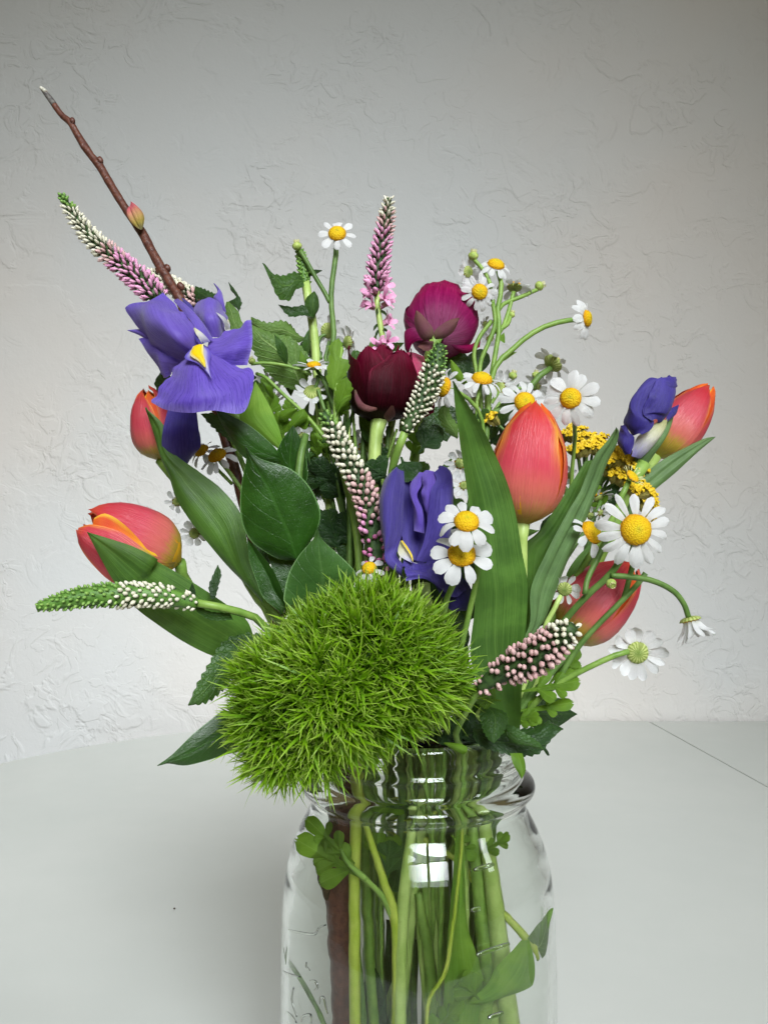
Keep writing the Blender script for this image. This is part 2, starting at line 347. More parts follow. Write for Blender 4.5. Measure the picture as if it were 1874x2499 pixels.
MT['b_pale'] = simple('floret_pale_pink', C(192, 152, 150), C(212, 178, 174), 300, .5)
MT['b_pink'] = simple('floret_pink', C(208, 140, 178), C(224, 166, 196), 300, .5)
MT['b_deep'] = simple('floret_deep_pink', C(178, 96, 142), C(204, 126, 166), 300, .5)
MT['b_green'] = simple('floret_green', C(104, 144, 66), C(134, 168, 84), 300, .5)
MT['gold'] = simple('yarrow_gold', C(202, 164, 14), C(220, 190, 36), 900, .6)
MT['straw'] = simple('yarrow_bract', C(128, 122, 52), C(164, 150, 84), 500, .6)
def blademat():
    nt = NT('fine_green_blade'); uv, u, v = nt.uv(); pos = nt.pos(); n1 = nt.noise(pos, 60, 2, .5)
    c = nt.ramp(u, [(0, C(50, 88, 4)), (.35, C(92, 138, 10)), (.7, C(130, 172, 28)), (1, C(174, 196, 96))])
    c = nt.mix(nt.smooth(n1, .35, .7), c, nt.mix(1.0, c, (.62, .72, .42, 1), 'MULTIPLY'))
    return surf(nt, c, .45, .35, .32, None, nt.mix(.3, c, (.4, .6, .02, 1)))
MT['blade'] = blademat()
# ------------------------------------------------------------------ the setting: plaster wall, white table
def wallmat():
    nt = NT('white_plaster'); pos = nt.pos()
    p = nt.n('ShaderNodeMapping', {'Vector': pos, 'Scale': (1, 1, 1)}).outputs[0]
    off = lambda x, y, z: nt.n('ShaderNodeMapping', {'Vector': p, 'Location': (x, y, z)}).outputs[0]
    a = nt.noise(p, 19, 4, .55, .8); b = nt.noise(off(3.1, 0, 1.7), 40, 4, .55, 1.0); c2 = nt.noise(off(9.3, 1, 5.2), 26, 3, .5, 1.4)
    m1 = nt.smooth(nt.noise(p, 6, 3, .5), .44, .62); m2 = nt.smooth(nt.noise(off(7, 2, 4), 8, 3, .5), .46, .62); m3 = nt.smooth(nt.noise(off(1, 5, 8), 5, 3, .5), .48, .62)
    s1 = nt.smooth(a, .455, .545); s2 = nt.smooth(b, .49, .58); s3 = nt.smooth(c2, .525, .55)
    h = nt.math('MULTIPLY', s1, nt.math('MULTIPLY_ADD', m1, .95, .05))
    h = nt.math('ADD', h, nt.math('MULTIPLY', nt.math('MULTIPLY', s2, m2), .75))
    h = nt.math('ADD', h, nt.math('MULTIPLY', nt.math('MULTIPLY', s3, m3), .38))
    h = nt.math('ADD', h, nt.math('MULTIPLY', nt.noise(p, 45, 4, .6), .7))
    h = nt.math('ADD', h, nt.math('MULTIPLY', nt.noise(p, 380, 3, .6), .16))
    bp = nt.n('ShaderNodeBump', {'Height': h, 'Strength': .75, 'Distance': .0012}).outputs[0]
    c = nt.mix(nt.smooth(nt.noise(p, 2.2, 3, .5), .35, .7), C(204, 206, 206), C(210, 204, 198))
    c = nt.mix(nt.math('MULTIPLY', nt.noise(p, 700, 2, .6), .12), c, C(180, 180, 178))
    return surf(nt, c, .75, .2, 0, bp)
v = []; f = []
wy = JD+.734
me = mesh('wall', [(-1.9, wy, 0), (1.9, wy, 0), (1.9, wy, 2.4), (-1.9, wy, 2.4), (-1.9, wy+.1, 0), (1.9, wy+.1, 0), (1.9, wy+.1, 2.4), (-1.9, wy+.1, 2.4)],
          [(0, 1, 2, 3), (5, 4, 7, 6), (3, 2, 6, 7), (4, 5, 1, 0), (4, 0, 3, 7), (1, 5, 6, 2)], wallmat(), smooth=False)
wall = part('wall', me, None); wall['kind'] = 'structure'; wall['label'] = 'white hand trowelled plaster wall behind the flowers'

def tablemat():
    nt = NT('white_lacquer'); pos = nt.pos()
    n1 = nt.noise(pos, 5, 4, .6); n2 = nt.noise(pos, 900, 2, .6); n3 = nt.noise(pos, 30, 5, .7)
    c = nt.mix(nt.smooth(n1, .35, .7), C(197, 200, 195), C(202, 204, 199))
    c = nt.mix(nt.math('MULTIPLY', n2, .10), c, C(150, 152, 146))
    b = nt.n('ShaderNodeBump', {'Height': nt.math('ADD', nt.math('MULTIPLY', n2, .25), n3), 'Strength': .12, 'Distance': .0006}).outputs[0]
    return surf(nt, c, nt.math('MULTIPLY_ADD', n3, .25, .38), .35, 0, b)
TM = tablemat()
def slab(name, outline, z1, th, mat, parent):
    n = len(outline); v = [(x, y, z1) for x, y in outline]+[(x, y, z1-th) for x, y in outline]
    f = [tuple(range(n)), tuple(range(2*n-1, n-1, -1))]+[(n+i, n+(i+1) % n, (i+1) % n, i) for i in range(n)]
    me = mesh(name, v, f, mat, smooth=False); o = part(name, me, parent)
    m = o.modifiers.new('bevel', 'BEVEL'); m.width = .0012; m.segments = 2; m.limit_method = 'ANGLE'
    return o
table = thing('table', 'white painted table with a rounded end standing against the wall under the jar', 'table', (.3, .55, .75))
TC = (0.0, .549); TR = .4985
SG = .0011
def seam(y): return .316+(1.042-y)*(.032/.246)
arc = [(TC[0]+TR*math.cos(a), TC[1]+TR*math.sin(a)) for a in np.radians(np.linspace(90, 270, 90))]
slab('table_top', [(seam(1.0475)-SG, 1.0475)]+arc+[(seam(.0505)-SG, .0505)], .75, .022, TM, table)
slab('extension_leaf', [(1.25, 1.0475), (seam(1.0475)+.0007, 1.0475), (seam(.0505)+.0007, .0505), (1.25, .0505)], .7497, .022, TM, table)
slab('apron', [(-.28, .30), (1.1, .30), (1.1, .84), (-.28, .84)], .7265, .07, TM, table)
cr = Vector(P0(426, 2217)); dirv = cr-Vector((0, 0, CZ)); k = (.7506-CZ)/dirv.z
crumb = part('crumb', ell('crumb', simple('crumb_brown', C(50, 40, 30), C(70, 56, 40)), 7, 5, .7, -1, .2), None, Matrix.Translation(Vector((0, 0, CZ))+dirv*k) @ Matrix.Scale(.0007, 4))
crumb['label'] = 'tiny dark crumb lying on the white table left of the jar'; crumb['category'] = 'crumb'

# ------------------------------------------------------------------ the glass jar
def glassmat():
    nt = NT('clear_jar_glass')
    return nt.done(nt.n('ShaderNodeBsdfPrincipled', {'Base Color': (.965, .988, .968, 1), 'Roughness': 0.0, 'IOR': 1.45, 'Transmission Weight': 1.0}).outputs[0])
GM = glassmat()
OUT = [(-76.0, 34.3), (-76.3, 35.1), (-77.2, 35.8), (-79, 36.1), (-84, 36.3), (-91.5, 36.6), (-93.0, 37.6), (-94, 39.8), (-95.3, 41.3), (-97, 41.9), (-98.6, 41.3), (-99.8, 39.6), (-101, 38.0), (-103, 37.9), (-105, 38.5),
       (-108, 40.0), (-111, 41.6), (-115, 43.5), (-119, 45.0), (-123, 46.2), (-128, 47.3), (-135, 48.2), (-143, 48.7), (-160, 49.2), (-200, 49.4), (-236, 49.2), (-243, 47.6), (-246.4, 44), (-247.6, 38), (-246.6, 30), (-246, 0.01)]
INN = [(-242.5, 0.01), (-242.5, 42), (-240, 45.4), (-232, 46.4), (-200, 46.5), (-160, 46.3), (-143, 45.7), (-128, 44.2), (-119, 41.8), (-111, 38.4), (-105, 35.6), (-99, 35.2), (-90, 34.5), (-80, 34.0), (-77, 33.7), (-76.2, 33.7)]
def profile(lst, step):
    out = []
    for (z0, r0), (z1, r1) in zip(lst[:-1], lst[1:]):
        n = max(1, int(math.hypot(z1-z0, r1-r0)/step))
        out += [(z0+(z1-z0)*i/n, r0+(r1-r0)*i/n) for i in range(n)]
    return out+[lst[-1]]
prof_o = profile(OUT, .5); prof_i = profile(INN, 1.5)
# soften the outer profile
pz = np.array([p[0] for p in prof_o]); pr = np.array([p[1] for p in prof_o])
ker = np.array([1, 2, 3, 2, 1])/9
sm = np.convolve(np.pad(pr, 2, 'edge'), ker, 'valid'); body = (pz > -240) & (pz < -76.6); pr = np.where(body, sm, pr)
NA = 112; V = []
tot = [(z, r, 1) for z, r in zip(pz, pr)]+[(z, r, 0) for z, r in prof_i]
for z, r, outer in tot:
    for j in range(NA):
        a = 2*math.pi*j/NA; rr = r
        if outer and -93 < z < -77:
            for zc, am, wd in ((-81.5, .3, 1.1), (-86.6, .8, 1.3)): rr += am*math.exp(-((z-zc)/wd)**2)
        V.append((JX+rr*.001*math.sin(a), JD-rr*.001*math.cos(a), CZ+z*.001))
nr = len(tot)
jar_o = thing('glass_jar', 'clear glass preserving jar with a threaded neck holding the bouquet on the table', 'jar', (JX, JD, CZ-.2476))
fj = gridfaces(nr-1, NA, wrap=True)+[tuple((nr-1)*NA+j for j in range(NA))]
part('jar_body', mesh('jar_body', V, [tuple(reversed(q)) for q in fj], GM), jar_o)
def onjar(reg, x, y):
    d = Vector(reg(x, y, 0))-Vector((0, 0, CZ)); d = d/d.y
    t = .27
    for _ in range(12):
        z = d.z*t*1000; r = float(np.interp(-z, -pz, pr))*.001+.00005
        a = d.x**2+1; b = -2*(JX*d.x+JD); c = JX**2+JD**2-r*r
        q = b*b-4*a*c
        if q < 0: t = JD; break
        t = (-b-math.sqrt(q))/(2*a)
    return Vector((0, 0, CZ))+d*t
J4 = Reg(640, 1900, .27082); J5 = Reg(960, 1900, .27077)
for a, b in (((722, 825), (900, 772)), ((745, 1590), (1040, 1488)), ((850, 2155), (985, 2110)), ((700, 1190), (780, 1170))):
    pts = [onjar(J5, a[0]+(b[0]-a[0])*i/5, a[1]+(b[1]-a[1])*i/5) for i in range(6)]
    tube('graduation_mark', pts, [.45, .75, .75, .75, .75, .45], GM, jar_o)
for ln in ([(240, 1362), (330, 1385), (480, 1400), (510, 1345), (575, 1318)], [(400, 1655), (398, 1690), (430, 1730)], [(430, 1820), (480, 1828), (500, 1880), (470, 1905)],
           [(520, 2030), (525, 1975), (556, 1975), (575, 2060), (590, 2120)], [(195, 1735), (260, 1768), (350, 1788)], [(285, 1880), (270, 2000), (312, 2150)],
           [(355, 2190), (365, 2145), (440, 2132), (445, 2205)], [(225, 2100), (270, 2140), (310, 2200)]):
    pts = [onjar(J4, *q) for q in ln]
    tube('embossed_scroll', pts, [.2, .42, .42, .2] if len(pts) != 3 else [.2, .4, .2], GM, jar_o)
# ------------------------------------------------------------------ builders of the flowers
BASE = lambda x=0, y=0: Vector((JX+x*.001, JD+y*.001, CZ-.236))
def petal_mesh(name, mat, n, wr=.46, notch=.05, curve=.12, seed=0, nv=4):
    r = np.random.default_rng(seed); nu = n; A = np.zeros((nu+1, nv+1, 3)); asym = r.uniform(-.08, .08)
    for i in range(nu+1):
        t = i/nu; w = wr*.5*np.interp(t, [0, .12, .4, .7, .88, .97, 1], [.34, .5, .86, 1, .86, .55, .36])
        for j in range(nv+1):
            s = -1+2*j/nv
            x = t-notch*(1-abs(s))*max(0, (t-.85)/.15)*.6-.03*s*s*t
            A[i, j] = (x, s*w+asym*t*t*.4, curve*math.sin(t*2.6)*.5-curve*.9*t*t-.05*s*s*t+.012*math.sin(s*9)*min(1, t*2))
    uu, vv = np.meshgrid(np.linspace(0, 1, nu+1), np.linspace(0, 1, nv+1), indexing='ij')
    return mesh(name, A.reshape(-1, 3), gridfaces(nu, nv), mat, np.stack([uu.ravel(), vv.ravel()], 1))
PET = [petal_mesh('petal', MT['white'], 6, .40+.04*k, .02+.03*(k % 3), .06+.10*(k % 4), k) for k in range(6)]
PETC = [petal_mesh('petal', MT['cream'], 4, .26, .0, .02, 20+k, 2) for k in range(2)]
DISC = ell('flower_head', MT['disc'], 16, 7, .62, 0.0, .03); CALYX = ell('calyx', MT['calyx'], 12, 5, .62, 0.0, .03)
BUD = ell('bud', MT['bud_green'], 12, 8, 1.0, -1.0, .03)
def head(parent, c, r, facing, npet=11, droop=8, disc=.40, seed=0, skip=(), cream=False, cal=.8, jit=1.0, stretch=1.0, petw=1.0, puff=1.0):
    """a daisy: disc (the part), petals and calyx (its sub-parts). facing = (right, up[, +1 front/-1 back])"""
    r_ = random.Random(seed*13+5)
    fx, fy = facing[0], facing[1]; s = facing[2] if len(facing) > 2 else 1
    fz = math.sqrt(max(.0, 1-fx*fx-fy*fy))*(1 if s >= 0 else -1)
    Fv = Vector((fx, -fz, fy)).normalized(); M = frame(c, Fv, (0, 0, 1) if abs(fy) < .9 else (1, 0, 0))
    U = M.col[0].to_3d().normalized(); Vv = M.col[1].to_3d().normalized(); rd = r*disc
    h = part('flower_head', DISC, parent, M @ Matrix.Diagonal((rd, rd, rd*puff, 1)))
    if cal: part('calyx', CALYX, h, frame(c, -Fv, U, (rd*cal, rd*cal, rd*cal*.7)))
    L = (r-rd*.8)
    for k in range(npet):
        if k in skip: continue
        ph = 2*math.pi*(k+.18*jit*r_.uniform(-1, 1))/npet; D = U*math.cos(ph)+Vv*math.sin(ph)
        dl = math.radians(droop+jit*r_.uniform(-13, 13)); X = D*math.cos(dl)-Fv*math.sin(dl); Z = D*math.sin(dl)+Fv*math.cos(dl)
        Y = Z.cross(X); tw = math.radians(jit*r_.uniform(-22, 22)); Y2 = Y*math.cos(tw)+Z*math.sin(tw); Z2 = X.cross(Y2)
        l = L*r_.uniform(.9, 1.08)*stretch; w = L*r_.uniform(.74, 1.02)*petw*(1.12 if s < 0 else 1)*min(1.25, 12/npet)
        Mm = Matrix((X*l, Y2*w, Z2*l)).transposed().to_4x4(); Mm.translation = Vector(c)+D*rd*.82-Fv*rd*.05
        part('petal', (r_.choice(PETC) if cream else r_.choice(PET)), h, Mm)
    return h
def bud(parent, c, r, d, seed=0, tip=True):
    r_ = random.Random(seed); d = Vector((d[0], -(d[2] if len(d) > 2 else .2), d[1])).normalized()
    b = part('bud', BUD, parent, frame(c, d, None, (r*.82, r*.82, r*.72)))
    U = frame(c, d).col[0].to_3d(); V_ = d.cross(U)
    if tip:
        for k in range(9):
            ph = 2*math.pi*k/9; D = U*math.cos(ph)+V_*math.sin(ph); X = (d*.9-D*.12).normalized(); Y = d.cross(D); Z = X.cross(Y); l = r*.75
            Mm = Matrix((X*l, Y*l*1.5, Z*l)).transposed().to_4x4(); Mm.translation = Vector(c)+D*r*.52+d*r*.38
            part('petal', PETC[k % 2], b, Mm)
    return b
# --- veronica florets: a bud in a dark calyx, and an open one
def floret(name, mat, calm, ln=1.0, wd=.40):
    e = []; V = []; Fc = []; mi = []; seg = 6
    prof = [(0, .22), (.18, .7), (.45, 1), (.72, .92), (.9, .55), (1, .12)]
    for t, r in prof:
        for j in range(seg):
            a = 2*math.pi*j/seg; V.append((r*wd*.5*math.cos(a), r*wd*.5*math.sin(a), t*ln))
    Fc += gridfaces(5, seg, wrap=True); mi += [0]*len(Fc); Fc.append(tuple(5*seg+j for j in range(seg))); mi.append(0)
    o = len(V)                                    # four dark sepals round its foot
    for k in range(4):
        a = math.pi/2*k+.4
        for t, r, w in ((-.12, .16, .14), (.18, .62, .2), (.46, .66, .03)):
            for sgn in (-1, 1):
                ca, sa = math.cos(a), math.sin(a); V.append((r*wd*ca-sgn*w*wd*sa, r*wd*sa+sgn*w*wd*ca, t*ln))
        b = o+k*6; Fc += [(b, b+1, b+3, b+2), (b+2, b+3, b+5, b+4)]; mi += [1, 1]
    return mesh(name, V, Fc, [mat, calm], np.zeros((len(V), 2)), mi)
def open_floret(mat, calm):
    V = []; Fc = []; mi = []; seg = 6
    for t, r in ((0, .12), (.3, .16), (.6, .16)):
        for j in range(seg): a = 2*math.pi*j/seg; V.append((r*math.cos(a), r*math.sin(a), t))
    Fc += gridfaces(2, seg, wrap=True); mi += [0]*len(Fc)
    for k in range(4):
        a = math.pi/2*k; o = len(V); ca, sa = math.cos(a), math.sin(a)
        for d, w, z in ((.1, .10, .55), (.3, .2, .85), (.55, .18, 1.0), (.72, .03, 1.0)):
            for sg in (-1, 1): V.append((d*ca-sg*w*sa, d*sa+sg*w*ca, z))
        Fc += [(o+2*i, o+2*i+1, o+2*i+3, o+2*i+2) for i in range(3)]; mi += [0]*3
    return mesh('open_floret', V, Fc, [mat, calm], np.zeros((len(V), 2)), mi)
FL = {k: floret('floret', MT['b_'+k], MT['spike_core']) for k in ('white', 'pale', 'pink', 'deep')}
FL['green'] = floret('floret', MT['b_green'], MT['spike_green'], 1.0, .5)
FR = {k: floret('floret', MT['b_'+k], MT['spike_core'], 1.0, .66) for k in ('white', 'pale', 'pink', 'deep')}; FR['green'] = FL['green']
FLO = open_floret(MT['b_pink'], MT['spike_core'])
def spike(parent, path, rad, cols, per=1.0, size=1.0, start=0.0, core='spike_core', tilt=.75, seed=3, corek=.48, sparse=0.0, sz=None, rnd=False):
    """path base -> tip, rad (mm incl. florets) along it, cols [(t, kind)...] from base to tip"""
    r_ = random.Random(seed); n = 60; c = crs(path, n)
    L = float(np.sqrt(((c[1:]-c[:-1])**2).sum(1)).sum()); t_ = np.linspace(0, 1, n+1)
    R = np.interp(t_, np.linspace(0, 1, len(rad)), rad)
    tube('spike_axis', path, [q*corek for q in rad], MT['spike_green' if core == 'spike_green' else core], parent, n=30, sides=8)
    T = np.gradient(c, axis=0); T /= np.sqrt((T**2).sum(1, keepdims=True))
    ref = np.array([.2, -1, .1]); X = np.cross(T, ref); X /= np.sqrt((X**2).sum(1, keepdims=True)); Y = np.cross(T, X)
    s = start; k = 0; ph = 0
    while s < 1.0 and k < 299:
        i = min(n, int(s*n)); fr = R[i]*.001; p = c[i]; ang = k*2.39996+r_.uniform(-.15, .15)
        rad_ = X[i]*math.cos(ang)+Y[i]*math.sin(ang)
        kind = [kk for (t0, kk) in cols if s+r_.uniform(-.05, .05) >= t0 or t0 == 0][-1]
        l = (sz if sz is not None else .0030)*size*(.55+.45*min(1, R[i]/max(rad)))*r_.uniform(.88, 1.12)
        tl = tilt*(1 if s < .93 else 1+(s-.93)*14)
        z = rad_+T[i]*tl*r_.uniform(.85, 1.15); root = p+rad_*(fr-l*.55)*.75
        if not (sparse and s < sparse and r_.random() < .45):
            ll = l*(.8 if kind == 'green' else 1)*r_.uniform(.9, 1.1); z = z+np.array([r_.uniform(-.18, .18) for q in range(3)])
            part('floret', (FR if rnd else FL)[kind], parent, frame(root, z, T[i], (l*r_.uniform(.85, 1.1), l*r_.uniform(.85, 1.1), ll)))
        # advance: fewer per length where the spike is thin
        pitch = (l*(.74 if rnd else .62)*(1.05 if kind == 'green' else 1))**2/(2*math.pi*max(fr*.72, .0009))*1.18/per
        s += pitch/L; k += 1
def tulip(parent, base, tip, R, mats, roll=0, open_=.0, seed=1, stem=None, prof=None, n=6, lobes=None, wmul=1.0, x=None, tipw=1.0, frill=0.0, inner=.075):
    r_ = random.Random(seed); base = Vector(base); tip = Vector(tip); H = (tip-base).length
    M = frame(base, tip-base, x); pr = prof or [(0, .10), (.04, .42), (.12, .76), (.25, .96), (.38, 1.0), (.52, .96), (.66, .86), (.78, .72), (.88, .55), (.95, .38), (1, .16)]
    for k in range(n):
        outer = k % 2 == 0; ph = math.radians(roll+k*360/n); nu, nv = 18, 10; A = np.zeros((nu+1, nv+1, 3))
        hk = (lobes[k] if lobes else r_.uniform(.95, 1.03)); op = open_*r_.uniform(.6, 1.3); off = (0 if outer else -inner)+r_.uniform(-.012, .012); wv = r_.uniform(0, 6)
        for i in range(nu+1):
            t = i/nu; rr = np.interp(t, [q[0] for q in pr], [q[1] for q in pr]); rr = rr+op*max(0, t-.35)**1.5
            wa = np.interp(t, [0, .2, .45, .65, .8, .9, .96, 1], [1.25, 1.12, 1.04, .98, .9*tipw, .72*tipw, .50*tipw, .10])*wmul*(1 if outer else .95)
            z = H*hk*(t**.92 if t > .05 else t*1.22)
            for j in range(nv+1):
                v_ = -1+2*j/nv; a = ph+v_*wa
                q = R*(rr*(1+off+.035*v_*v_*(1 if outer else -.4)-.03*math.exp(-(v_/.12)**2)*(t > .1)+.02*math.sin(4*t+3*v_+wv)))
                # blades turn flatter than the round cup near their edges
                q += R*frill*t*t*(math.sin(7*v_+wv)+.6*math.sin(13*v_+2*wv))*.5
                A[i, j] = (q*math.cos(a), q*math.sin(a), z-H*.035*v_*v_*t+H*frill*.7*t**6*math.sin(9*v_+3*wv))
        A = (np.array(M.to_3x3()) @ A.reshape(-1, 3).T).T+np.array(base)
        sheet('petal', A.reshape(nu+1, nv+1, 3), mats[0] if outer else mats[1], parent)
def feather(name, base, tip, width, mat, parent, seed=0, roll=0, bend=.08, lobes=3):
    """a lobed feverfew leaf, one mesh: rounded lobes off a midrib"""
    r_ = random.Random(seed); base = np.array(base); tip = np.array(tip); ax = tip-base; L = np.sqrt((ax**2).sum()); ax /= L
    vd = base-np.array([0, 0, CZ]); w = np.cross(ax, vd); w /= np.sqrt((w**2).sum()); nrm = np.cross(w, ax)
    a = math.radians(roll); w, nrm = w*math.cos(a)+nrm*math.sin(a), nrm*math.cos(a)-w*math.sin(a)
    V = []; Fc = []; U = []
    def blade(o, d, ln, wd, lift):
        nu, nv = 9, 6; s = len(V); pe = np.array([-d[1], d[0]])
        for i in range(nu+1):
            t = i/nu; ww = wd*.5*np.interp(t, [0, .2, .5, .75, .9, 1], [.28, .42, .85, 1, .82, .34])
            for j in range(nv+1):
                q = -1+2*j/nv
                tt = t+(.05*math.cos(q*math.pi*2.5) if t > .85 else 0)*(t-.85)/.15
                p2 = np.array(o)+np.array(d)*ln*tt+pe*q*ww
                h = lift*ln*t+bend*L*(p2[0]/L)**2*-1+.10*wd*(q*q-.5)-.04*wd*math.exp(-(q/.15)**2)
                V.append(base+ax*p2[0]+w*p2[1]+nrm*h); U.append((t*.9, (q+1)/2))
        Fc.extend(gridfaces(nu, nv, s))
    blade((0, 0), (1, 0), L*.75, width*.22, 0)
    blade((L*.52, 0), (1, 0), L*.5, width*.52, 0)
    for k in range(lobes-1):
        t = .26+.30*k/(max(1, lobes-2)) if lobes > 2 else .4
        for sg in (-1, 1):
            an = math.radians(r_.uniform(38, 56)); ln = width*(.62-.1*k)*r_.uniform(.85, 1.1)
            blade((L*(t+r_.uniform(-.03, .03)), 0), (math.cos(an), sg*math.sin(an)), ln, ln*r_.uniform(.55, .7), r_.uniform(-.1, .22))
    return part(name, mesh(name, V, Fc, mat, np.array(U)), parent)
def stem(t, pts, r, mat, j=None, name='stem', **kw):
    pts = list(pts)+(jar(*j) if j else [])
    return tube(name, pts, r, MT[mat], t, **kw)
def cyl(name, label, cat, j, group=None): return thing(name, label, cat, BASE(j[2], j[3]), group)

# ================================================================== twig
j = (-27, -12, -25, -15)
t = cyl('budding_twig', 'bare brown twig with one pink bud rising highest at the left', 'twig', j)
tw = [R1(105, 92, 70), R1(140, 125, 69), R1(185, 190, 68), R1(240, 265, 66), R1(292, 308, 64), R1(332, 378, 63), R1(378, 452, 61), R1(430, 528, 59), R1(470, 572, 58), R1(522, 660, 56), R1(600, 790, 52),
      R1(672, 900, 49), R1(748, 1010, 45), R1(800, 1110, 42), R1(862, 1222, 39), R1(930, 1335, 36), R1(990, 1440, 33)]
rr = [.5, 1.0, 1.25, 1.35, 1.5, 1.45, 1.7, 1.5, 1.85, 1.75, 1.6, 1.75, 1.95, 1.75, 2.0, 1.9, 1.95]
low = [P0(560, 1100, 22), P0(690, 1550, 12)]+jar(*j)
tube('twig', tw+low, rr+[2.1, 2.5, 4.6, 5.4, 4.6, 3.2], MT['bark'], t, n=150, sides=10, bump=lambda q: 1+.035*np.sin(q*310)+.03*np.sin(q*97)+np.clip(q-.62, 0, 1)*.5*np.sin(q*41+1))
tube('twig_tip', [R1(190, 195, 67.6), R1(150, 140, 68.6), R1(104, 90, 70)], [1.32, 1.25, .5], simple('twig_tip_grey', C(70, 66, 66), C(110, 106, 100), 700, .6), t)
tube('tip_bud', [R1(135, 112, 68.5), R1(104, 88, 70)], [.95, .7], simple('twig_bud_white', C(170, 166, 150), C(200, 198, 184), 900, .6), t)
budm = petalmat('twig_bud', [(0, C(190, 186, 140)), (.22, C(206, 190, 92)), (.42, C(196, 150, 100)), (.62, C(198, 104, 108)), (1, C(216, 92, 118))], None, (C(150, 80, 70), 5, .3), .5, .2)
bp, bt = R1(745, 985, 41), R1(680, 815, 43)
for k, (rl, dd) in enumerate(((-50, 0), (70, .4), (180, .2))):
    sp = [bp, bp.lerp(bt, .45)+Vector((.0012*math.cos(math.radians(rl)), -.0022, 0)), bt+Vector((.0004*k-.0004, 0, -.0009*k))]
    leaf('bud_scale', sp, .0050-.0005*k, budm, t, 'ovate', roll=rl*.3, bulge=2.6, nu=12, nv=8)
SCAR = ell('leaf_scar', MT['bark'], 8, 6, 1, -1, .08)
for c, r, d in ((R1(305, 298, 63), .0019, (1, .3)), (R1(372, 458, 60), .0018, (-1, 0)), (R1(480, 548, 57), .0021, (1, .4)), (R1(520, 668, 55), .0019, (-1, .2)), (R1(905, 1230, 38), .0021, (1, .5)), (R1(850, 1240, 39), .002, (-1, .2)), (R1(990, 1345, 34), .0022, (1, .6))):
    part('leaf_scar', SCAR, t, frame(c, (d[0], -.3, d[1]), None, (r*.62, r*.9, r*.62)))
# dry bark pieces seen low in the jar
tube('bark_flake', [Vector((JX-.0315, JD-.015, CZ-.112)), Vector((JX-.0325, JD-.016, CZ-.119)), Vector((JX-.0315, JD-.016, CZ-.126)), Vector((JX-.0310, JD-.016, CZ-.132))], [1.0, 2.4, 2.9, .8], simple('bark_flake', C(44, 34, 30), C(96, 78, 58), 500, .7), t)

# ================================================================== irises
j = (-20, 8, -10, 10)
t = cyl('iris', 'open violet iris with a yellow blaze on its broad drooping petal, left of the bouquet', 'iris', j, 'irises')
stem(t, [IR(860, 700, -8), IR(840, 1000, -2)]+R5.L([(110, 330), (330, 520), (450, 800), (520, 1200)], 2, 4)+[P0(740, 1550, 6)], [2.0, 2.0, 1.6, 1.6, 1.7, 1.8, 1.9, 2.0, 2.0, 2.0, 2.0], 'stem', j)
grid('fall_petal', [IR.L([(765, 690, -22), (810, 690, -24), (862, 668, -22)]), IR.L([(655, 822, -24), (820, 800, -31), (965, 752, -24)]), IR.L([(500, 1000, -26), (820, 960, -36), (1180, 862, -24)]),
     IR.L([(405, 1140, -28), (800, 1130, -39), (1310, 905, -25)]), IR.L([(338, 1235, -29), (640, 1245, -39), (1000, 1200, -38), (1368, 955, -27)]),
     IR.L([(345, 1252, -29), (480, 1328, -34), (720, 1362, -38), (960, 1335, -38), (1250, 1362, -35), (1345, 1170, -31)])], MT['iris'], t, nu=34, nv=30, ruffle=(.5, 3), wave=.5, seed=3)
grid('fall_petal', [IR.L([(880, 800, -24), (895, 710, -23), (915, 612, -20)]), IR.L([(1000, 862, -25), (1050, 720, -26), (1025, 585, -17)]), IR.L([(1180, 880, -24), (1220, 700, -26), (1180, 500, -13)]),
     IR.L([(1305, 872, -23), (1352, 640, -21), (1343, 420, -10)])], MT['iris'], t, nu=22, nv=18, ruffle=(.6, 2), wave=.5, seed=4)
loft('blaze', IR.L([(752, 690, -27), (668, 800, -31.5), (800, 860, -35.5), (900, 960, -37.8), (950, 1030, -39)]), IR.L([(858, 664, -25.5), (930, 740, -28), (920, 860, -34.5), (930, 960, -37.8), (952, 1032, -39)]), MT['blaze'], t, nu=18, nv=8, bulge=.5)
loft('yellow_blaze', IR.L([(752, 688, -29), (722, 772, -33.5), (800, 828, -36), (872, 900, -38)]), IR.L([(858, 662, -28), (862, 760, -33), (880, 840, -36.2), (884, 902, -38)]), MT['iris_yellow'], t, nu=14, nv=8, bulge=1.2)
grid('standard_petal', [IR.L([(640, 845, -22), (720, 775, -26), (800, 684, -25)]), IR.L([(400, 730, -14), (580, 610, -31), (772, 545, -25)]), IR.L([(245, 570, -8), (430, 430, -29), (705, 400, -20)]),
     IR.L([(135, 350, -6), (330, 270, -20), (580, 235, -12)]), IR.L([(110, 292, -6), (280, 200, -12), (450, 172, -8)])], MT['iris_light'], t, nu=32, nv=24, wave=1.5, ruffle=(.6, 2), seed=8)
grid('standard_petal', [IR.L([(660, 840, -18), (610, 890, -18), (560, 930, -16)]), IR.L([(330, 590, -8), (420, 770, -16), (490, 996, -12)]), IR.L([(230, 620, -4), (315, 780, -10), (400, 940, -8)])], MT['iris_light'], t, nu=18, nv=14, wave=1.0, ruffle=(.8, 2.5), seed=9)
loft('standard_petal', IR.L([(345, 660, -6), (220, 580, -5), (92, 526, -4)]), IR.L([(350, 545, -8), (220, 512, -5), (92, 520, -4)]), MT['iris_light'], t, nv=5, bulge=1)
loft('style_arm', IR.L([(556, 226, -10), (700, 390, -21), (790, 520, -26), (850, 662, -26)]), IR.L([(610, 205, -8), (760, 335, -18), (885, 490, -22), (955, 604, -22)]), MT['iris_light'], t, bulge=1.5, crease=.5)
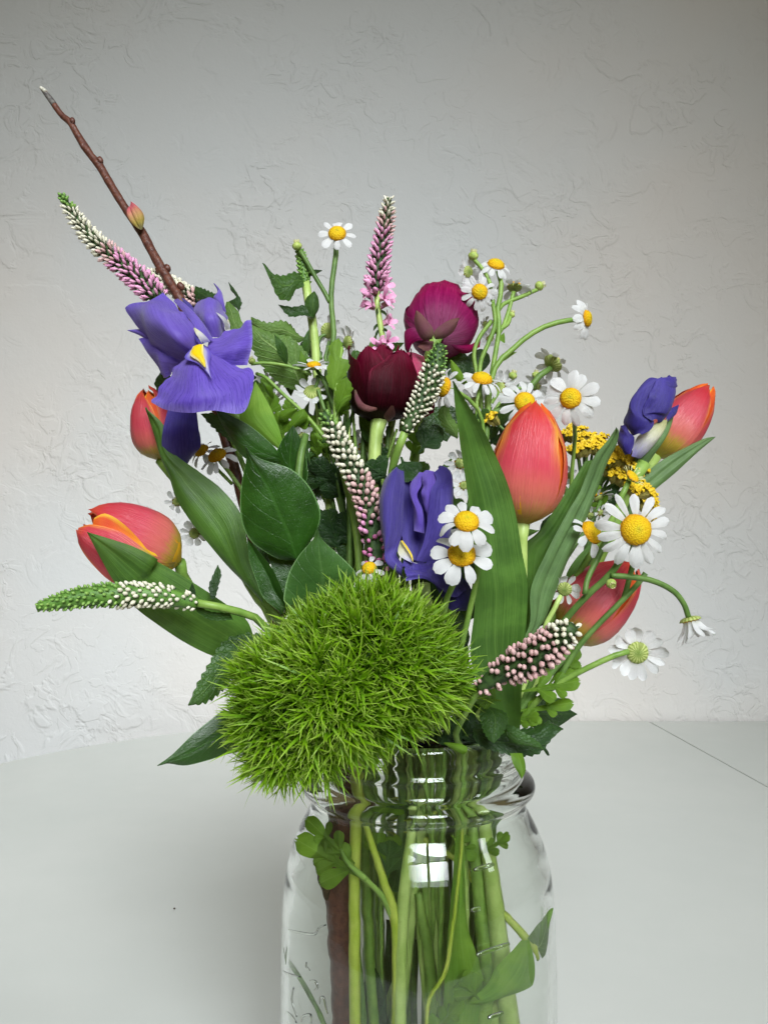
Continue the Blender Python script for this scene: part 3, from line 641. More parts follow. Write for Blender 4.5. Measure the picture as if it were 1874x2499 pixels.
loft('style_arm', IR.L([(758, 505, -27), (790, 570, -29), (858, 650, -28)]), IR.L([(775, 498, -27), (880, 580, -27), (930, 640, -26)]), MT['iris_white'], t, nv=6, bulge=.8)
loft('crease_shade', IR.L([(765, 550, -28), (775, 610, -28.5), (822, 676, -28.5)]), IR.L([(768, 548, -28), (815, 610, -28.5), (850, 662, -28.5)]), MT['iris_dark'], t, nv=4)  # dark strip painting the shade in the fold beside the style arm
grid('standard_petal', [IR.L([(890, 515, -10), (950, 592, -14), (1025, 588, -12), (1085, 528, -6)]), IR.L([(790, 360, -4), (890, 380, -16), (1000, 400, -14), (1098, 450, -2)]), IR.L([(783, 232, 2), (880, 222, -8), (985, 262, -8), (1090, 385, 2)]),
     IR.L([(832, 192, 3), (915, 192, -3), (990, 240, -3), (1055, 320, 3)])], MT['iris_light'], t, wave=1.0, seed=12)
loft('pale_streak', IR.L([(985, 342, -14.5), (1050, 420, -13), (1085, 524, -9)]), IR.L([(988, 340, -14.5), (1080, 400, -8), (1128, 500, -4)]), MT['white'], t, nv=4, bulge=.4)
loft('pale_streak', IR.L([(1102, 400, 0), (1095, 470, -4), (1090, 520, -5)]), IR.L([(1104, 400, 0), (1125, 450, -1), (1130, 498, -2)]), MT['iris_white'], t, nv=4)
loft('standard_petal', IR.L([(1010, 270, 9), (960, 190, 9), (1000, 130, 10), (962, 50, 11)]), IR.L([(1090, 350, 8), (1065, 230, 8), (1040, 130, 10), (972, 48, 11)]), MT['iris_light'], t, bulge=1.2)
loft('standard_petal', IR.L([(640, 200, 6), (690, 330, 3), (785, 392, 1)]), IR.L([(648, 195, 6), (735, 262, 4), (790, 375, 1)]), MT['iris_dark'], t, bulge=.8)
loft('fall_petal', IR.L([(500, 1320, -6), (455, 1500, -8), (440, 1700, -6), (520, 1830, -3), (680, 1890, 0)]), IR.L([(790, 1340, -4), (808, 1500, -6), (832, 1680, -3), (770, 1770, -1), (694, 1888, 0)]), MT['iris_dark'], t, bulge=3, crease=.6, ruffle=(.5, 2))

j = (4, -10, 2, -14)
t = cyl('iris', 'half closed violet iris above the green pompom, beside the white daisy pair', 'iris', j, 'irises')
stem(t, [IC(700, 1500, -22), P0(1040, 1550, -18), P0(1040, 1700, -14)], [2.4, 2.6, 2.6, 2.6, 2.6, 2.6, 2.6], 'pale_stem', j)
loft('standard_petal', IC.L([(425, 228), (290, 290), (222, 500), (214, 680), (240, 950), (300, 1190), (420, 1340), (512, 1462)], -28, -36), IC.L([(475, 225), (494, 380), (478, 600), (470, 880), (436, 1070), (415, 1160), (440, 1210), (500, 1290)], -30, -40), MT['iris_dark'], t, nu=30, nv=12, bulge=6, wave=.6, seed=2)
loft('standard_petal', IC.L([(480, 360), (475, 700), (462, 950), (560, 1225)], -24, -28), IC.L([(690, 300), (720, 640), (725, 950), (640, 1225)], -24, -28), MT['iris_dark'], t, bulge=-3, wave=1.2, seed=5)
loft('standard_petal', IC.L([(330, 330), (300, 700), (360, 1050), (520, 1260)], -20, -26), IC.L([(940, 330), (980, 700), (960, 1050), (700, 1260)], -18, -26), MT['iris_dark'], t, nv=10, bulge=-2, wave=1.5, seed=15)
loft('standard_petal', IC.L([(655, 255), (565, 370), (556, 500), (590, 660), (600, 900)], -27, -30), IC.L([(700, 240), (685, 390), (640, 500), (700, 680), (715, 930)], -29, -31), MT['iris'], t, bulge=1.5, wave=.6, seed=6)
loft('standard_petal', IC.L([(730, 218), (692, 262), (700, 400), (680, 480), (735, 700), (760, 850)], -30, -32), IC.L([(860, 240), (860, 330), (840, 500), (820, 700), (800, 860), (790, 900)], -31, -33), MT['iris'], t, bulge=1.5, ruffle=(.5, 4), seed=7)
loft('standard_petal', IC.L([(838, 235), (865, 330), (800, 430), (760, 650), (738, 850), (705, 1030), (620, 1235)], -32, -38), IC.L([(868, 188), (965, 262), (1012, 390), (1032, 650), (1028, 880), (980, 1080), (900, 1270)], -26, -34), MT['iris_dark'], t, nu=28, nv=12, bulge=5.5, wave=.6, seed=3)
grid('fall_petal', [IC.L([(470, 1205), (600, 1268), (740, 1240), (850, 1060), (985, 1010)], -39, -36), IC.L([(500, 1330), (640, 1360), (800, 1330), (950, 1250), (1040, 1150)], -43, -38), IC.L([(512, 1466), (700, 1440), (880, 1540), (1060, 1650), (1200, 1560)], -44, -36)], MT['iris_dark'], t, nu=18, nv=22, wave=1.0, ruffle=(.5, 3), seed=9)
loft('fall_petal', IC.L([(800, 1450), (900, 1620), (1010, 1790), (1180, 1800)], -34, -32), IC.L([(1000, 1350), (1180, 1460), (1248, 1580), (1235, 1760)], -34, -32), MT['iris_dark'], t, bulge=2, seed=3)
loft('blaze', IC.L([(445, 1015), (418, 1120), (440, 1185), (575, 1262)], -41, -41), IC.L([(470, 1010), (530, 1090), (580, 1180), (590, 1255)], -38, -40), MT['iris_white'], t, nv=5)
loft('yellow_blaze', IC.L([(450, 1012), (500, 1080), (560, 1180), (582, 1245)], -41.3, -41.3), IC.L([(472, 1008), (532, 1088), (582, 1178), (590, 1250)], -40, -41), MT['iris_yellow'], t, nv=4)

j = (18, 8, 16, 6)
t = cyl('iris', 'unopened dark violet iris bud with a green sheath at the far right', 'iris', j, 'irises')
stem(t, [YR(860, 930, 2), YR(760, 1120, 2), P0(1430, 1420, 2), P0(1250, 1650, 2)], [3.2, 2.2, 2.2, 2.4, 2.4, 2.4, 2.4, 2.4], 'stem', j)
loft('sheath', YR.L([(1110, 470), (1040, 600), (930, 740), (800, 890), (860, 985)], 2, 0), YR.L([(1150, 470), (1110, 545), (1050, 700), (960, 870), (878, 985)], 6, 4), MT['grey_leaf'], t, bulge=2.5)
loft('standard_petal', YR.L([(905, 178), (830, 340), (725, 470), (680, 575), (745, 660), (762, 695)], -2, -6), YR.L([(1000, 165), (935, 330), (890, 460), (960, 560), (930, 640), (855, 690)], -8, -10), MT['iris_deep'], t, nu=24, nv=12, bulge=4.5, wave=.5, seed=3)
loft('standard_petal', YR.L([(985, 165), (915, 320), (862, 490), (905, 530), (945, 556)], -9, -11), YR.L([(1168, 190), (1140, 330), (1090, 480), (1045, 550), (985, 562)], 0, -6), MT['iris_deep'], t, nu=24, nv=12, bulge=4.5, wave=.5, ruffle=(.2, 3), seed=4)
loft('standard_petal', YR.L([(1000, 162), (1010, 250), (980, 300)], -8, -9), YR.L([(1165, 150), (1172, 230), (1135, 320)], 0, -3), MT['iris_deep'], t, nv=8, bulge=2, ruffle=(.3, 3), seed=6)
loft('standard_petal', YR.L([(905, 172), (950, 180), (1000, 170), (1060, 150), (1120, 142)], 0, 0), YR.L([(900, 230), (950, 230), (1000, 230), (1060, 220), (1168, 170)], -4, -2), MT['iris_deep'], t, nv=6, ruffle=(.4, 3), seed=16)
loft('pale_base', YR.L([(1040, 535), (940, 600), (800, 715), (755, 880)], -8, -4), YR.L([(1078, 530), (1040, 620), (960, 760), (840, 900)], -3, 0), MT['iris_white'], t, bulge=3.5)
loft('standard_petal', YR.L([(660, 600), (635, 700), (625, 770), (700, 862)], -2, -4), YR.L([(690, 590), (745, 655), (785, 710), (742, 862)], -6, -7), MT['iris_deep'], t, bulge=1.8, wave=.8)
loft('standard_petal', YR.L([(1065, 555), (1100, 455), (1186, 405)], -2, 1), YR.L([(1090, 560), (1165, 490), (1190, 415)], 0, 1), MT['iris_deep'], t, nv=5, bulge=.8)

# ================================================================== tulips
TU = [MT['tulip'], MT['tulip_in']]; TP = [MT['tulip_pink'], MT['tulip_in']]
j = (15, -18, 11, -18)
t = cyl('tulip', 'largest coral tulip with yellow petal edges, upright right of centre', 'tulip', j, 'coral tulips')
cb, ct = R6(505, 432, -28), R3(645, 1085, -30)
tulip(t, cb, ct, R3.mm(240, -29), TU, roll=-14, open_=-.0, seed=3, lobes=[1.0, .98, .98, .96, .97, .98], frill=.014, wmul=.94, inner=.035, tipw=1.3)
stem(t, [cb+Vector((0, 0, .002)), R6(505, 520, -28), R6(500, 800, -26), P0(1240, 1650, -24)], [3.0, 1.9, 1.9, 1.9, 2.0, 2.4, 3.4, 4.6], 'pale_stem', j)
loft('leaf', RB.L([(840, 1700, -20), (560, 1000, -36)])+R6.L([(240, 900), (232, 560), (190, 260), (150, 0)], -44, -48)+R3.L([(150, 1290), (128, 1130), (116, 970)], -50, -54), RB.L([(980, 1640, -20), (1010, 1050, -32)])+R6.L([(540, 790), (505, 580), (465, 340), (415, 165), (345, 0)], -36, -42)+R3.L([(310, 1260), (225, 1120), (126, 960)], -46, -54), MT['tulip_leaf'], t, nu=44, nv=10, bulge=-3.5, wave=1.0, crease=.25, seed=5)
loft('leaf', R6.L([(480, 1150), (550, 1000), (556, 800), (640, 600), (775, 345), (838, 240)], -24, -24)+YR.L([(330, 1080), (420, 870), (540, 728), (592, 650), (612, 620)], -24, -28), R6.L([(540, 1150), (570, 1075), (640, 970), (705, 800), (785, 600), (868, 420)], -20, -20)+YR.L([(465, 1120), (545, 915), (615, 780), (640, 660), (622, 618)], -20, -28), MT['grey_leaf'], t, nu=40, nv=8, bulge=1.5, fold=2.2, seed=6)
loft('leaf', R6.L([(520, 1150), (530, 780), (510, 560), (600, 470), (720, 300), (790, 190), (870, 60)], -14, -16), R6.L([(580, 1150), (570, 900), (650, 640), (790, 400), (850, 260), (880, 160), (930, 50)], -12, -16), MT['tulip_leaf'], t, nu=30, nv=8, bulge=1.5, fold=1)

j = (-14, 16, 2, 18)
t = cyl('tulip', 'coral tulip partly hidden behind the open violet iris', 'tulip', j, 'coral tulips')
tb, tt = IR(415, 1835, 12), IR(262, 1090, 6)
tulip(t, tb, tt, IR.mm(222, 10), TP, roll=-28, open_=.06, seed=11, lobes=[.95, .93, 1.0, .94, .97, .95], frill=.02)
stem(t, [tb]+R4.L([(945, 790), (1150, 1010), (1350, 1320), (1480, 1560)], 10, 8), [1.8]*9, 'stem', j)
loft('leaf', R4.L([(1500, 1580), (1300, 1372), (1160, 1202), (1050, 1062), (962, 920), (915, 780), (862, 660), (815, 500), (765, 350)], -6, -2), R4.L([(1530, 1560), (1430, 1330), (1402, 1160), (1362, 1010), (1240, 860), (1110, 760), (930, 620), (885, 460), (775, 345)], -10, -4), MT['tulip_leaf'], t, nu=36, nv=10, bulge=2.5, wave=.8, fold=.8, seed=3)

j = (-22, -8, -14, -6)
t = cyl('tulip', 'coral tulip lying open to the left with a yellow throat above the horizontal green spike', 'tulip', j, 'coral tulips')
tb, tt = R4(985, 1325, -22), R4(390, 1030, -34)
tulip(t, tb, tt, R4.mm(214, -26), TP, roll=52, open_=.2, seed=5, lobes=[1.0, .9, .98, .9, .97, .82], wmul=.95, frill=.022, x=(0, -1, 0))
grid('petal', [R4.L([(850, 1290), (825, 1275), (800, 1262)], -38, -38), R4.L([(640, 1230), (625, 1160), (640, 1095)], -42, -40), R4.L([(480, 1180), (470, 1095), (520, 1022)], -43, -41), R4.L([(400, 1130), (428, 1090), (448, 1048)], -41, -40)], MT['tulip_in'], t, nu=18, nv=10, bulge=-.8, wave=.5, seed=2)
loft('petal', R4.L([(760, 1480), (580, 1465), (430, 1345), (345, 1220), (338, 1120)], -38, -41), R4.L([(830, 1300), (720, 1210), (600, 1130), (420, 1090), (342, 1112)], -40, -43.5), MT['tulip_pink'], t, nu=22, nv=12, bulge=2.5, wave=.5)
stem(t, [tb]+R4.L([(1010, 1440), (1130, 1580), (1300, 1700)], -16, -12)+[P0(640, 1640, -12)], [2.0]*9, 'stem', j)
loft('leaf', BL.L([(520, 520), (470, 330), (360, 240), (275, 182), (130, 90), (0, 15)], -20, -40)+R4.L([(850, 1312), (700, 1232), (520, 1172), (396, 1136)], -42, -50), BL.L([(470, 560), (380, 520), (290, 500), (150, 432), (0, 333)], -18, -37)+R4.L([(700, 1612), (575, 1462), (482, 1300), (398, 1140)], -40, -50), MT['tulip_leaf'], t, nu=34, nv=10, bulge=2.0, fold=1.2, seed=6)

j = (22, 14, 18, 14)
t = cyl('tulip', 'farthest right coral tulip, closed, leaning out behind the iris bud', 'tulip', j, 'coral tulips')
tb, tt = YR(985, 885, 22), YR(1480, 235, 26)
tulip(t, tb, tt, YR.mm(225, 24), TP, roll=-24, open_=-.02, seed=7, lobes=[.98, 1.0, .97, .96, 1.0, 1.0], frill=.02)
stem(t, [tb, YR(880, 1010, 20), P0(1480, 1330, 18), P0(1300, 1600, 14)], [2.0]*4+[2.4, 2.8, 3.2, 3.2], 'pale_stem', j)
loft('leaf', YR.L([(640, 1420), (780, 1160), (870, 1050), (1050, 908), (1250, 800), (1430, 715), (1520, 700)], 8, 18), YR.L([(740, 1450), (860, 1290), (942, 1212), (1150, 1040), (1350, 855), (1480, 745), (1526, 706)], 10, 18), MT['grey_leaf'], t, nu=30, nv=8, bulge=1.5, fold=1.2)

j = (26, 2, 26, 2)
t = cyl('tulip', 'lower right coral tulip crossed by thin daisy stems', 'tulip', j, 'coral tulips')
tb, tt = R6(735, 1085, -4), R6(1150, 660, -4)
tulip(t, tb, tt, R6.mm(208, -4), TP, roll=-38, open_=.02, seed=9, lobes=[1.0, .96, 1.0, .96, .98, .95], frill=.02)
stem(t, [tb, R6(640, 1250, -4), P0(1270, 1720, -2)], [2.2, 2.2, 2.4, 3.4, 3.8, 4.2, 4.2], 'pale_stem', j)
loft('leaf', R6.L([(700, 1000), (760, 720), (820, 620), (900, 540), (955, 480)], 8, 10), R6.L([(760, 1000), (800, 780), (870, 690), (930, 600), (960, 480)], 10, 10), MT['tulip_leaf'], t, bulge=1)

# ================================================================== ranunculus
j = (-6, -4, -8, -22)
t = cyl('ranunculus', 'dark burgundy ranunculus in the middle, cup upright', 'ranunculus', j, 'ranunculus flowers')
rb, rt = RN(480, 1430, 0), RN(490, 650, 4)
bowl = [(0, .22), (.04, .55), (.11, .80), (.25, .95), (.45, 1.0), (.65, 1.0), (.85, .98), (1, .92)]
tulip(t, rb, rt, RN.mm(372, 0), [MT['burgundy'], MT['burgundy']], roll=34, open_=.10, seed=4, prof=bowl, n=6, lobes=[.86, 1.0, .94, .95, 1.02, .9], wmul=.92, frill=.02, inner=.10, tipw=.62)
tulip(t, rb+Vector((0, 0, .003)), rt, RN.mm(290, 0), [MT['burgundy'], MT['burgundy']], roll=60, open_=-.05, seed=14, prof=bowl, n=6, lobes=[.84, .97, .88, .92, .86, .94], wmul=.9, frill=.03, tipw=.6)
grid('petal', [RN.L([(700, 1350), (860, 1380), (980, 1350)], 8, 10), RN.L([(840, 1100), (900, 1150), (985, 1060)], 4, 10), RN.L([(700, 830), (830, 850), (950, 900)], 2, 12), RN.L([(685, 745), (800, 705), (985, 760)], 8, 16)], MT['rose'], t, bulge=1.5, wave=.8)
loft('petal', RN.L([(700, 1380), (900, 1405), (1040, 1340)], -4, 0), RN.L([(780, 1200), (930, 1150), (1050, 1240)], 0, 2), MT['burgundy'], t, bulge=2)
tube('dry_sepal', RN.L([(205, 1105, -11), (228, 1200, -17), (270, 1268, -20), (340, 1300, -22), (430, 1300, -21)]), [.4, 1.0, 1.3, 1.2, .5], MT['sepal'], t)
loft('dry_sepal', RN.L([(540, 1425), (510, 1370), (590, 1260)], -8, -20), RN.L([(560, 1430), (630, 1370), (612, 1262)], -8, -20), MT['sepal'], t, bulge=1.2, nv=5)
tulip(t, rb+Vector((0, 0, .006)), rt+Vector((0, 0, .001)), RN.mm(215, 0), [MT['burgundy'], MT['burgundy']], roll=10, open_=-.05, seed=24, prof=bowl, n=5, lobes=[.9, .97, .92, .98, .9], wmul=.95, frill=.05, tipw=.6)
stem(t, [rb+Vector((0, 0, .003)), RN(440, 1500, 0), RN(420, 1640, -2), P0(905, 1300, -4), P0(900, 1600, -6)], [3.4, 2.6, 2.4, 2.2, 2.0, 2.0, 2.0, 1.9, 1.9], 'pale_stem', j)

j = (8, 10, 4, 6)
t = cyl('ranunculus', 'magenta ranunculus seen from below with two brownish sepals, behind the burgundy one', 'ranunculus', j, 'ranunculus flowers')
rb, rt = RN(1075, 560, 12), RN(1150, 210, 38)
tulip(t, rb, rt, RN.mm(358, 22), [MT['magenta'], MT['magenta']], roll=20, open_=-.02, seed=6, frill=.085, inner=.06, prof=[(0, .2), (.05, .55), (.14, .82), (.3, 1.02), (.5, 1.08), (.7, 1.04), (.88, .9), (1, .6)], n=7, lobes=[1.0, .97, .94, 1.0, .96, .98, .94], wmul=.9)
tulip(t, rb, rt+Vector((0, .002, .001)), RN.mm(335, 22), [MT['magenta'], MT['magenta']], roll=47, open_=-.02, seed=16, frill=.11, inner=.06, prof=[(0, .2), (.05, .55), (.14, .82), (.3, 1.02), (.5, 1.1), (.7, 1.08), (.88, .95), (1, .66)], n=5, lobes=[1.02, 1.0, 1.04, .98, 1.03], wmul=.8)
loft('petal', RN.L([(1120, 590), (1240, 660), (1385, 712), (1530, 640)], 14, 22), RN.L([(1200, 560), (1330, 610), (1440, 610), (1535, 545)], 12, 24), MT['magenta'], t, bulge=1.2)
loft('petal', RN.L([(980, 560), (830, 590), (780, 690), (800, 720)], 12, 18), RN.L([(860, 420), (735, 470), (735, 600), (770, 710)], 14, 20), MT['magenta'], t, bulge=1.2)
loft('sepal', RN.L([(1020, 555), (925, 565), (858, 470), (832, 350), (852, 248)], 3, -1), RN.L([(1040, 520), (1030, 440), (965, 350), (905, 285), (856, 250)], 1, -1), MT['sepal'], t, bulge=1.5)
loft('sepal', RN.L([(1040, 540), (1050, 470), (1140, 390), (1230, 345), (1305, 328)], 1, -1), RN.L([(1060, 560), (1160, 545), (1250, 475), (1290, 400), (1306, 334)], 2, 0), MT['sepal'], t, bulge=1.5)
loft('sepal', RN.L([(1030, 575), (930, 585), (865, 640)], 7, 4), RN.L([(1040, 600), (1010, 680), (930, 680)], 7, 4), MT['sepal'], t, bulge=1)
stem(t, [rb+Vector((0, -.001, .001)), RN(1010, 690, 14), RN(960, 800, 16), P0(1010, 1150, 14), P0(990, 1500, 10)], [2.2, 1.9, 1.8, 1.7, 1.7, 1.7, 1.7, 1.7, 1.7], 'stem', j)
leaf('leaf', [RN(980, 1300, 16), RN(1100, 1450, 14), RN(1180, 1650, 12)], .018, MT['dark_leaf'], t, 'ovate', roll=20)
loft('leaf', RN.L([(1160, 820), (1180, 700), (1300, 650), (1400, 760)], 24, 26), RN.L([(1200, 1000), (1340, 950), (1440, 860), (1420, 770)], 22, 26), MT['dark_leaf'], t, bulge=1)
loft('leaf', RN.L([(1340, 900), (1400, 740), (1540, 660), (1620, 720)], 26, 28), RN.L([(1400, 980), (1560, 900), (1640, 800), (1630, 730)], 24, 28), MT['dark_leaf'], t, bulge=1)

# ================================================================== veronica spikes
def ver(label, path, rad, cols, stempts, j, sr=1.0, sm='stem', **kw):
    t = cyl('veronica', label, 'veronica', j, 'veronica spikes')
    spike(t, path, rad, cols, **kw); stem(t, stempts, [sr]*(len(stempts)+4), sm, j); return t
def R(reg, pts, a=0, b=None): return reg.L(pts, a, b)
t = ver('pale pink flower spike with a green tip leaning far out beside the twig', R(R1, [(850, 1430), (770, 1340), (680, 1255), (560, 1160), (440, 1055), (330, 920), (235, 765)], 28, 36), [5.8, 5.8, 5.4, 4.9, 4.2, 3.3, 1.9],
        [(0, 'pink'), (.38, 'pale'), (.52, 'white'), (.9, 'green')], R(R1, [(850, 1430), (950, 1560)], 28, 26)+[P0(600, 1150, 18), P0(740, 1550, 12)], (-12, 12, -16, 8), size=1.12, per=.95, seed=2)
t = ver('short cream flower spike just behind the twig above the open iris', R(R1, [(1120, 1465), (1010, 1385), (900, 1320), (790, 1268)], 40, 42), [4.6, 4.6, 4.2, 2.6], [(0, 'pale'), (.25, 'white')],
        R(R1, [(1120, 1465), (1200, 1560)], 40, 36)+[P0(640, 1150, 22), P0(760, 1550, 14)], (-10, 16, -12, 14), size=.8, rnd=True, per=1.2, seed=3)
j = (-2, 12, -4, 14)
t = ver('tall pink flower spike standing straight up at the top centre', R(R2, [(835, 640), (832, 560), (845, 430), (868, 310), (890, 190), (905, 62)], 20, 22), [5.0, 4.9, 4.5, 3.9, 3.3, 1.9],
        [(0, 'pink'), (.62, 'pale'), (.8, 'white')], R(R2, [(833, 620), (828, 700), (845, 830), (875, 1020)], 20, 18)+[P0(960, 1150, 14), P0(960, 1550, 8)], j, sr=1.15, sm='pale_stem', size=1.12, per=1.0, seed=4)
rr_ = random.Random(5)
for q in [(765, 590), (800, 600), (880, 560), (890, 625), (775, 655), (790, 735), (755, 670), (885, 690), (900, 720), (878, 745), (765, 745), (850, 600), (815, 640), (890, 840), (910, 850), (830, 975), (905, 965), (840, 990)]:
    c = R2(q[0], q[1], 18+rr_.uniform(-3, 3)); sx = R2(832+max(0, q[1]-740)*.12, q[1]+26, 20); d = c-sx; l = .0052*rr_.uniform(.85, 1.1)
    part('floret', FLO if rr_.random() < .6 else FL['pink'], t, frame(c-d.normalized()*l*.6, d+Vector((0, -.0015, 0)), None, (l, l, l)))
for q in [(830, 780), (880, 790), (815, 880), (890, 900), (825, 920)]:
    leaf('sepal', [R2(842, q[1]-25, 19), R2(q[0], q[1], 17), R2(q[0]+(q[0]-845)*.3, q[1]+22, 16)], .0016, MT['dark_leaf'], t, 'lance', roll=40, nu=6, nv=2)
loft('leaf', R(R2, [(890, 1000), (930, 980), (1000, 975)], 18, 12), R(R2, [(900, 1030), (950, 1025), (1002, 978)], 18, 12), MT['saw_leaf'], t, serr=(5, .4), nv=4)
ver('longest cream and pink flower spike hanging down the middle beside the half closed iris', R(R5, [(1120, 1420), (1085, 1330), (1068, 1200), (1050, 1060), (1025, 940), (965, 790), (885, 640), (820, 510), (745, 385)], -24, -20), [3.6, 4.4, 4.8, 5.0, 5.0, 4.7, 4.4, 3.8, 2.4],
    [(0, 'deep'), (.22, 'pink'), (.36, 'pale'), (.56, 'white'), (.9, 'green')], R(R5, [(1120, 1420), (1150, 1560)], -24, -22)+[P0(950, 1640, -20)], (0, -18, -4, -14), size=.86, rnd=True, corek=.58, per=.84, seed=6, sparse=.3)
t = ver('dark green flower spike with small white buds crossing the burgundy ranunculus', R(RN, [(735, 1545), (790, 1430), (850, 1320), (930, 1190), (985, 1050), (1035, 900), (1080, 750), (1112, 615)], -20, -16), [2.6, 3.2, 4.6, 5.0, 5.2, 5.0, 4.2, 2.4],
    [(0, 'white'), (.72, 'green')], R(RN, [(735, 1545), (690, 1640)], -20, -19)+R(R5, [(1215, 640), (1180, 760)], -18, -14)+[P0(955, 1250, -10), P0(975, 1550, -8)], (6, -14, 4, -8), sr=1.4, size=.62, rnd=True, corek=.66, per=.62, tilt=.5, seed=7, sparse=.15)
j = (-24, -14, -18, -10)
t = ver('green flower spike with rows of white buds pointing left, level across the lower left tulip', R(R4, [(1090, 1585), (960, 1556), (850, 1538), (650, 1532), (450, 1538), (250, 1570), (78, 1612)], -46, -56), [3.0, 4.0, 4.6, 4.9, 4.5, 3.6, 1.8],
    [(0, 'white'), (.50, 'green')], R(R4, [(1090, 1585), (1240, 1612), (1400, 1655)], -46, -40)+[P0(640, 1520, -34)], j, sr=1.25, size=.70, rnd=True, corek=.66, per=.80, core='spike_green', seed=8, sparse=.15)
loft('leaf', R(R4, [(1180, 1560), (1170, 1480), (1195, 1410), (1222, 1345)], -38, -34), R(R4, [(1205, 1560), (1225, 1480), (1243, 1400), (1226, 1346)], -38, -34), MT['dark_leaf'], t, serr=(5, .5), nv=4)
loft('leaf', R(R4, [(1080, 1590), (1170, 1640), (1300, 1650)], -44, -40), R(R4, [(1090, 1640), (1180, 1690), (1320, 1690)], -44, -40), MT['saw_leaf'], t, serr=(6, .5), nv=4)
loft('leaf', R(R4, [(1060, 1570), (1040, 1520), (1060, 1460)], -46, -46), R(R4, [(1085, 1570), (1082, 1510), (1064, 1458)], -46, -46), MT['dark_leaf'], t, nv=4)
loft('leaf', R(BL, [(590, 400), (440, 392), (340, 440), (270, 550), (215, 645), (164, 748)], -22, -38), R(BL, [(560, 480), (430, 560), (350, 652), (300, 702), (238, 735), (166, 752)], -24, -38), MT['saw_leaf'], t, serr=(13, 1.0), nu=52, bulge=1.5, crease=.5)
t = ver('short pinkish budded spike jutting forward at the lower right above the jar', R(R6, [(265, 1375), (330, 1320), (420, 1270), (500, 1230), (590, 1185), (680, 1115), (745, 1065), (800, 1020)], -54, -70), [3.0, 4.2, 5.0, 6.2, 6.6, 6.0, 5.0, 3.0],
    [(0, 'pale'), (.86, 'white')], R(R6, [(265, 1375), (200, 1480)], -54, -48)+[P0(1110, 1800, -34)], (14, -26, 6, -24), size=.92, rnd=True, corek=.6, per=.9, tilt=.35, seed=9, sparse=.34)
j = (-10, 14, -8, 22)
t = ver('small all green unopened spike with curled leaves below the top bud', R(R2, [(378, 600), (366, 520), (352, 440), (342, 390)], 16, 18), [2.5, 2.9, 2.7, 1.9], [(0, 'green')],
    R(R2, [(378, 590), (388, 660), (418, 820), (438, 980), (445, 1110)], 16, 14)+[P0(800, 1150, 12), P0(830, 1550, 10)], j, sr=1.7, sm='pale_stem', core='spike_green', size=.62, rnd=True, corek=.7, per=1.1, seed=10)
loft('leaf', R(R2, [(355, 560), (315, 532), (240, 555), (180, 545), (135, 520), (104, 472)], 14, 6), R(R2, [(370, 620), (315, 640), (280, 700), (212, 692), (160, 590), (107, 474)], 12, 6), MT['saw_leaf'], t, serr=(8, .7), bulge=2, crease=.4)
loft('leaf', R(R2, [(415, 830), (370, 745), (300, 752), (205, 734)], 10, 8), R(R2, [(425, 815), (370, 800), (280, 806), (207, 738)], 6, 8), MT['dark_leaf'], t, serr=(6, .6), bulge=-1.2)
loft('leaf', R(R2, [(415, 825), (372, 745), (385, 690), (432, 650)], 10, 12), R(R2, [(425, 822), (462, 760), (458, 690), (436, 650)], 12, 12), MT['saw_leaf'], t, bulge=2.2)
loft('leaf', R(R2, [(395, 545), (420, 515), (480, 516)], 16, 14), R(R2, [(398, 560), (440, 545), (484, 520)], 16, 14), MT['dark_leaf'], t, nv=4)
loft('leaf', R(CL, [(735, 345), (590, 260), (500, 155), (400, 112), (240, 135), (60, 60)], 14, 6), R(CL, [(750, 365), (690, 330), (530, 345), (380, 300), (240, 280), (60, 150)], 14, 8), MT['vein_leaf'], t, serr=(12, .7), bulge=1.5)
loft('leaf', R(CL, [(655, 905), (730, 620), (735, 560), (640, 430), (500, 300), (300, 250), (60, 150)], 10, 4), R(CL, [(630, 905), (420, 830), (260, 690), (160, 560), (90, 430), (60, 330), (40, 170)], 8, 2), MT['vein_leaf'], t, serr=(14, .7), bulge=2.0, crease=.4)
loft('leaf', R(CL, [(740, 560), (690, 470), (600, 400), (700, 290), (740, 230)], 20, 22), R(CL, [(760, 560), (850, 520), (840, 440), (780, 330), (742, 228)], 20, 22), MT['dark_leaf'], t, serr=(7, .6))
loft('leaf', R(IR, [(980, 200), (850, 220), (770, 150), (775, 75)], 30, 34), R(IR, [(1000, 160), (940, 145), (860, 110), (778, 75)], 30, 34), MT['dark_leaf'], t, serr=(6, .7), bulge=1)
loft('leaf', R(IR, [(1200, 300), (1110, 240), (1190, 190), (1140, 120), (1110, 35)], 26, 26), R(IR, [(1215, 340), (1240, 250), (1222, 190), (1180, 120), (1114, 33)], 26, 26), MT['dark_leaf'], t, serr=(6, .5), bulge=1)
loft('leaf', R(IR, [(1150, 540), (1110, 470), (1075, 320), (1090, 235)], 22, 24), R(IR, [(1290, 500), (1240, 420), (1210, 330), (1120, 235)], 22, 24), MT['vein_leaf'], t, bulge=1)
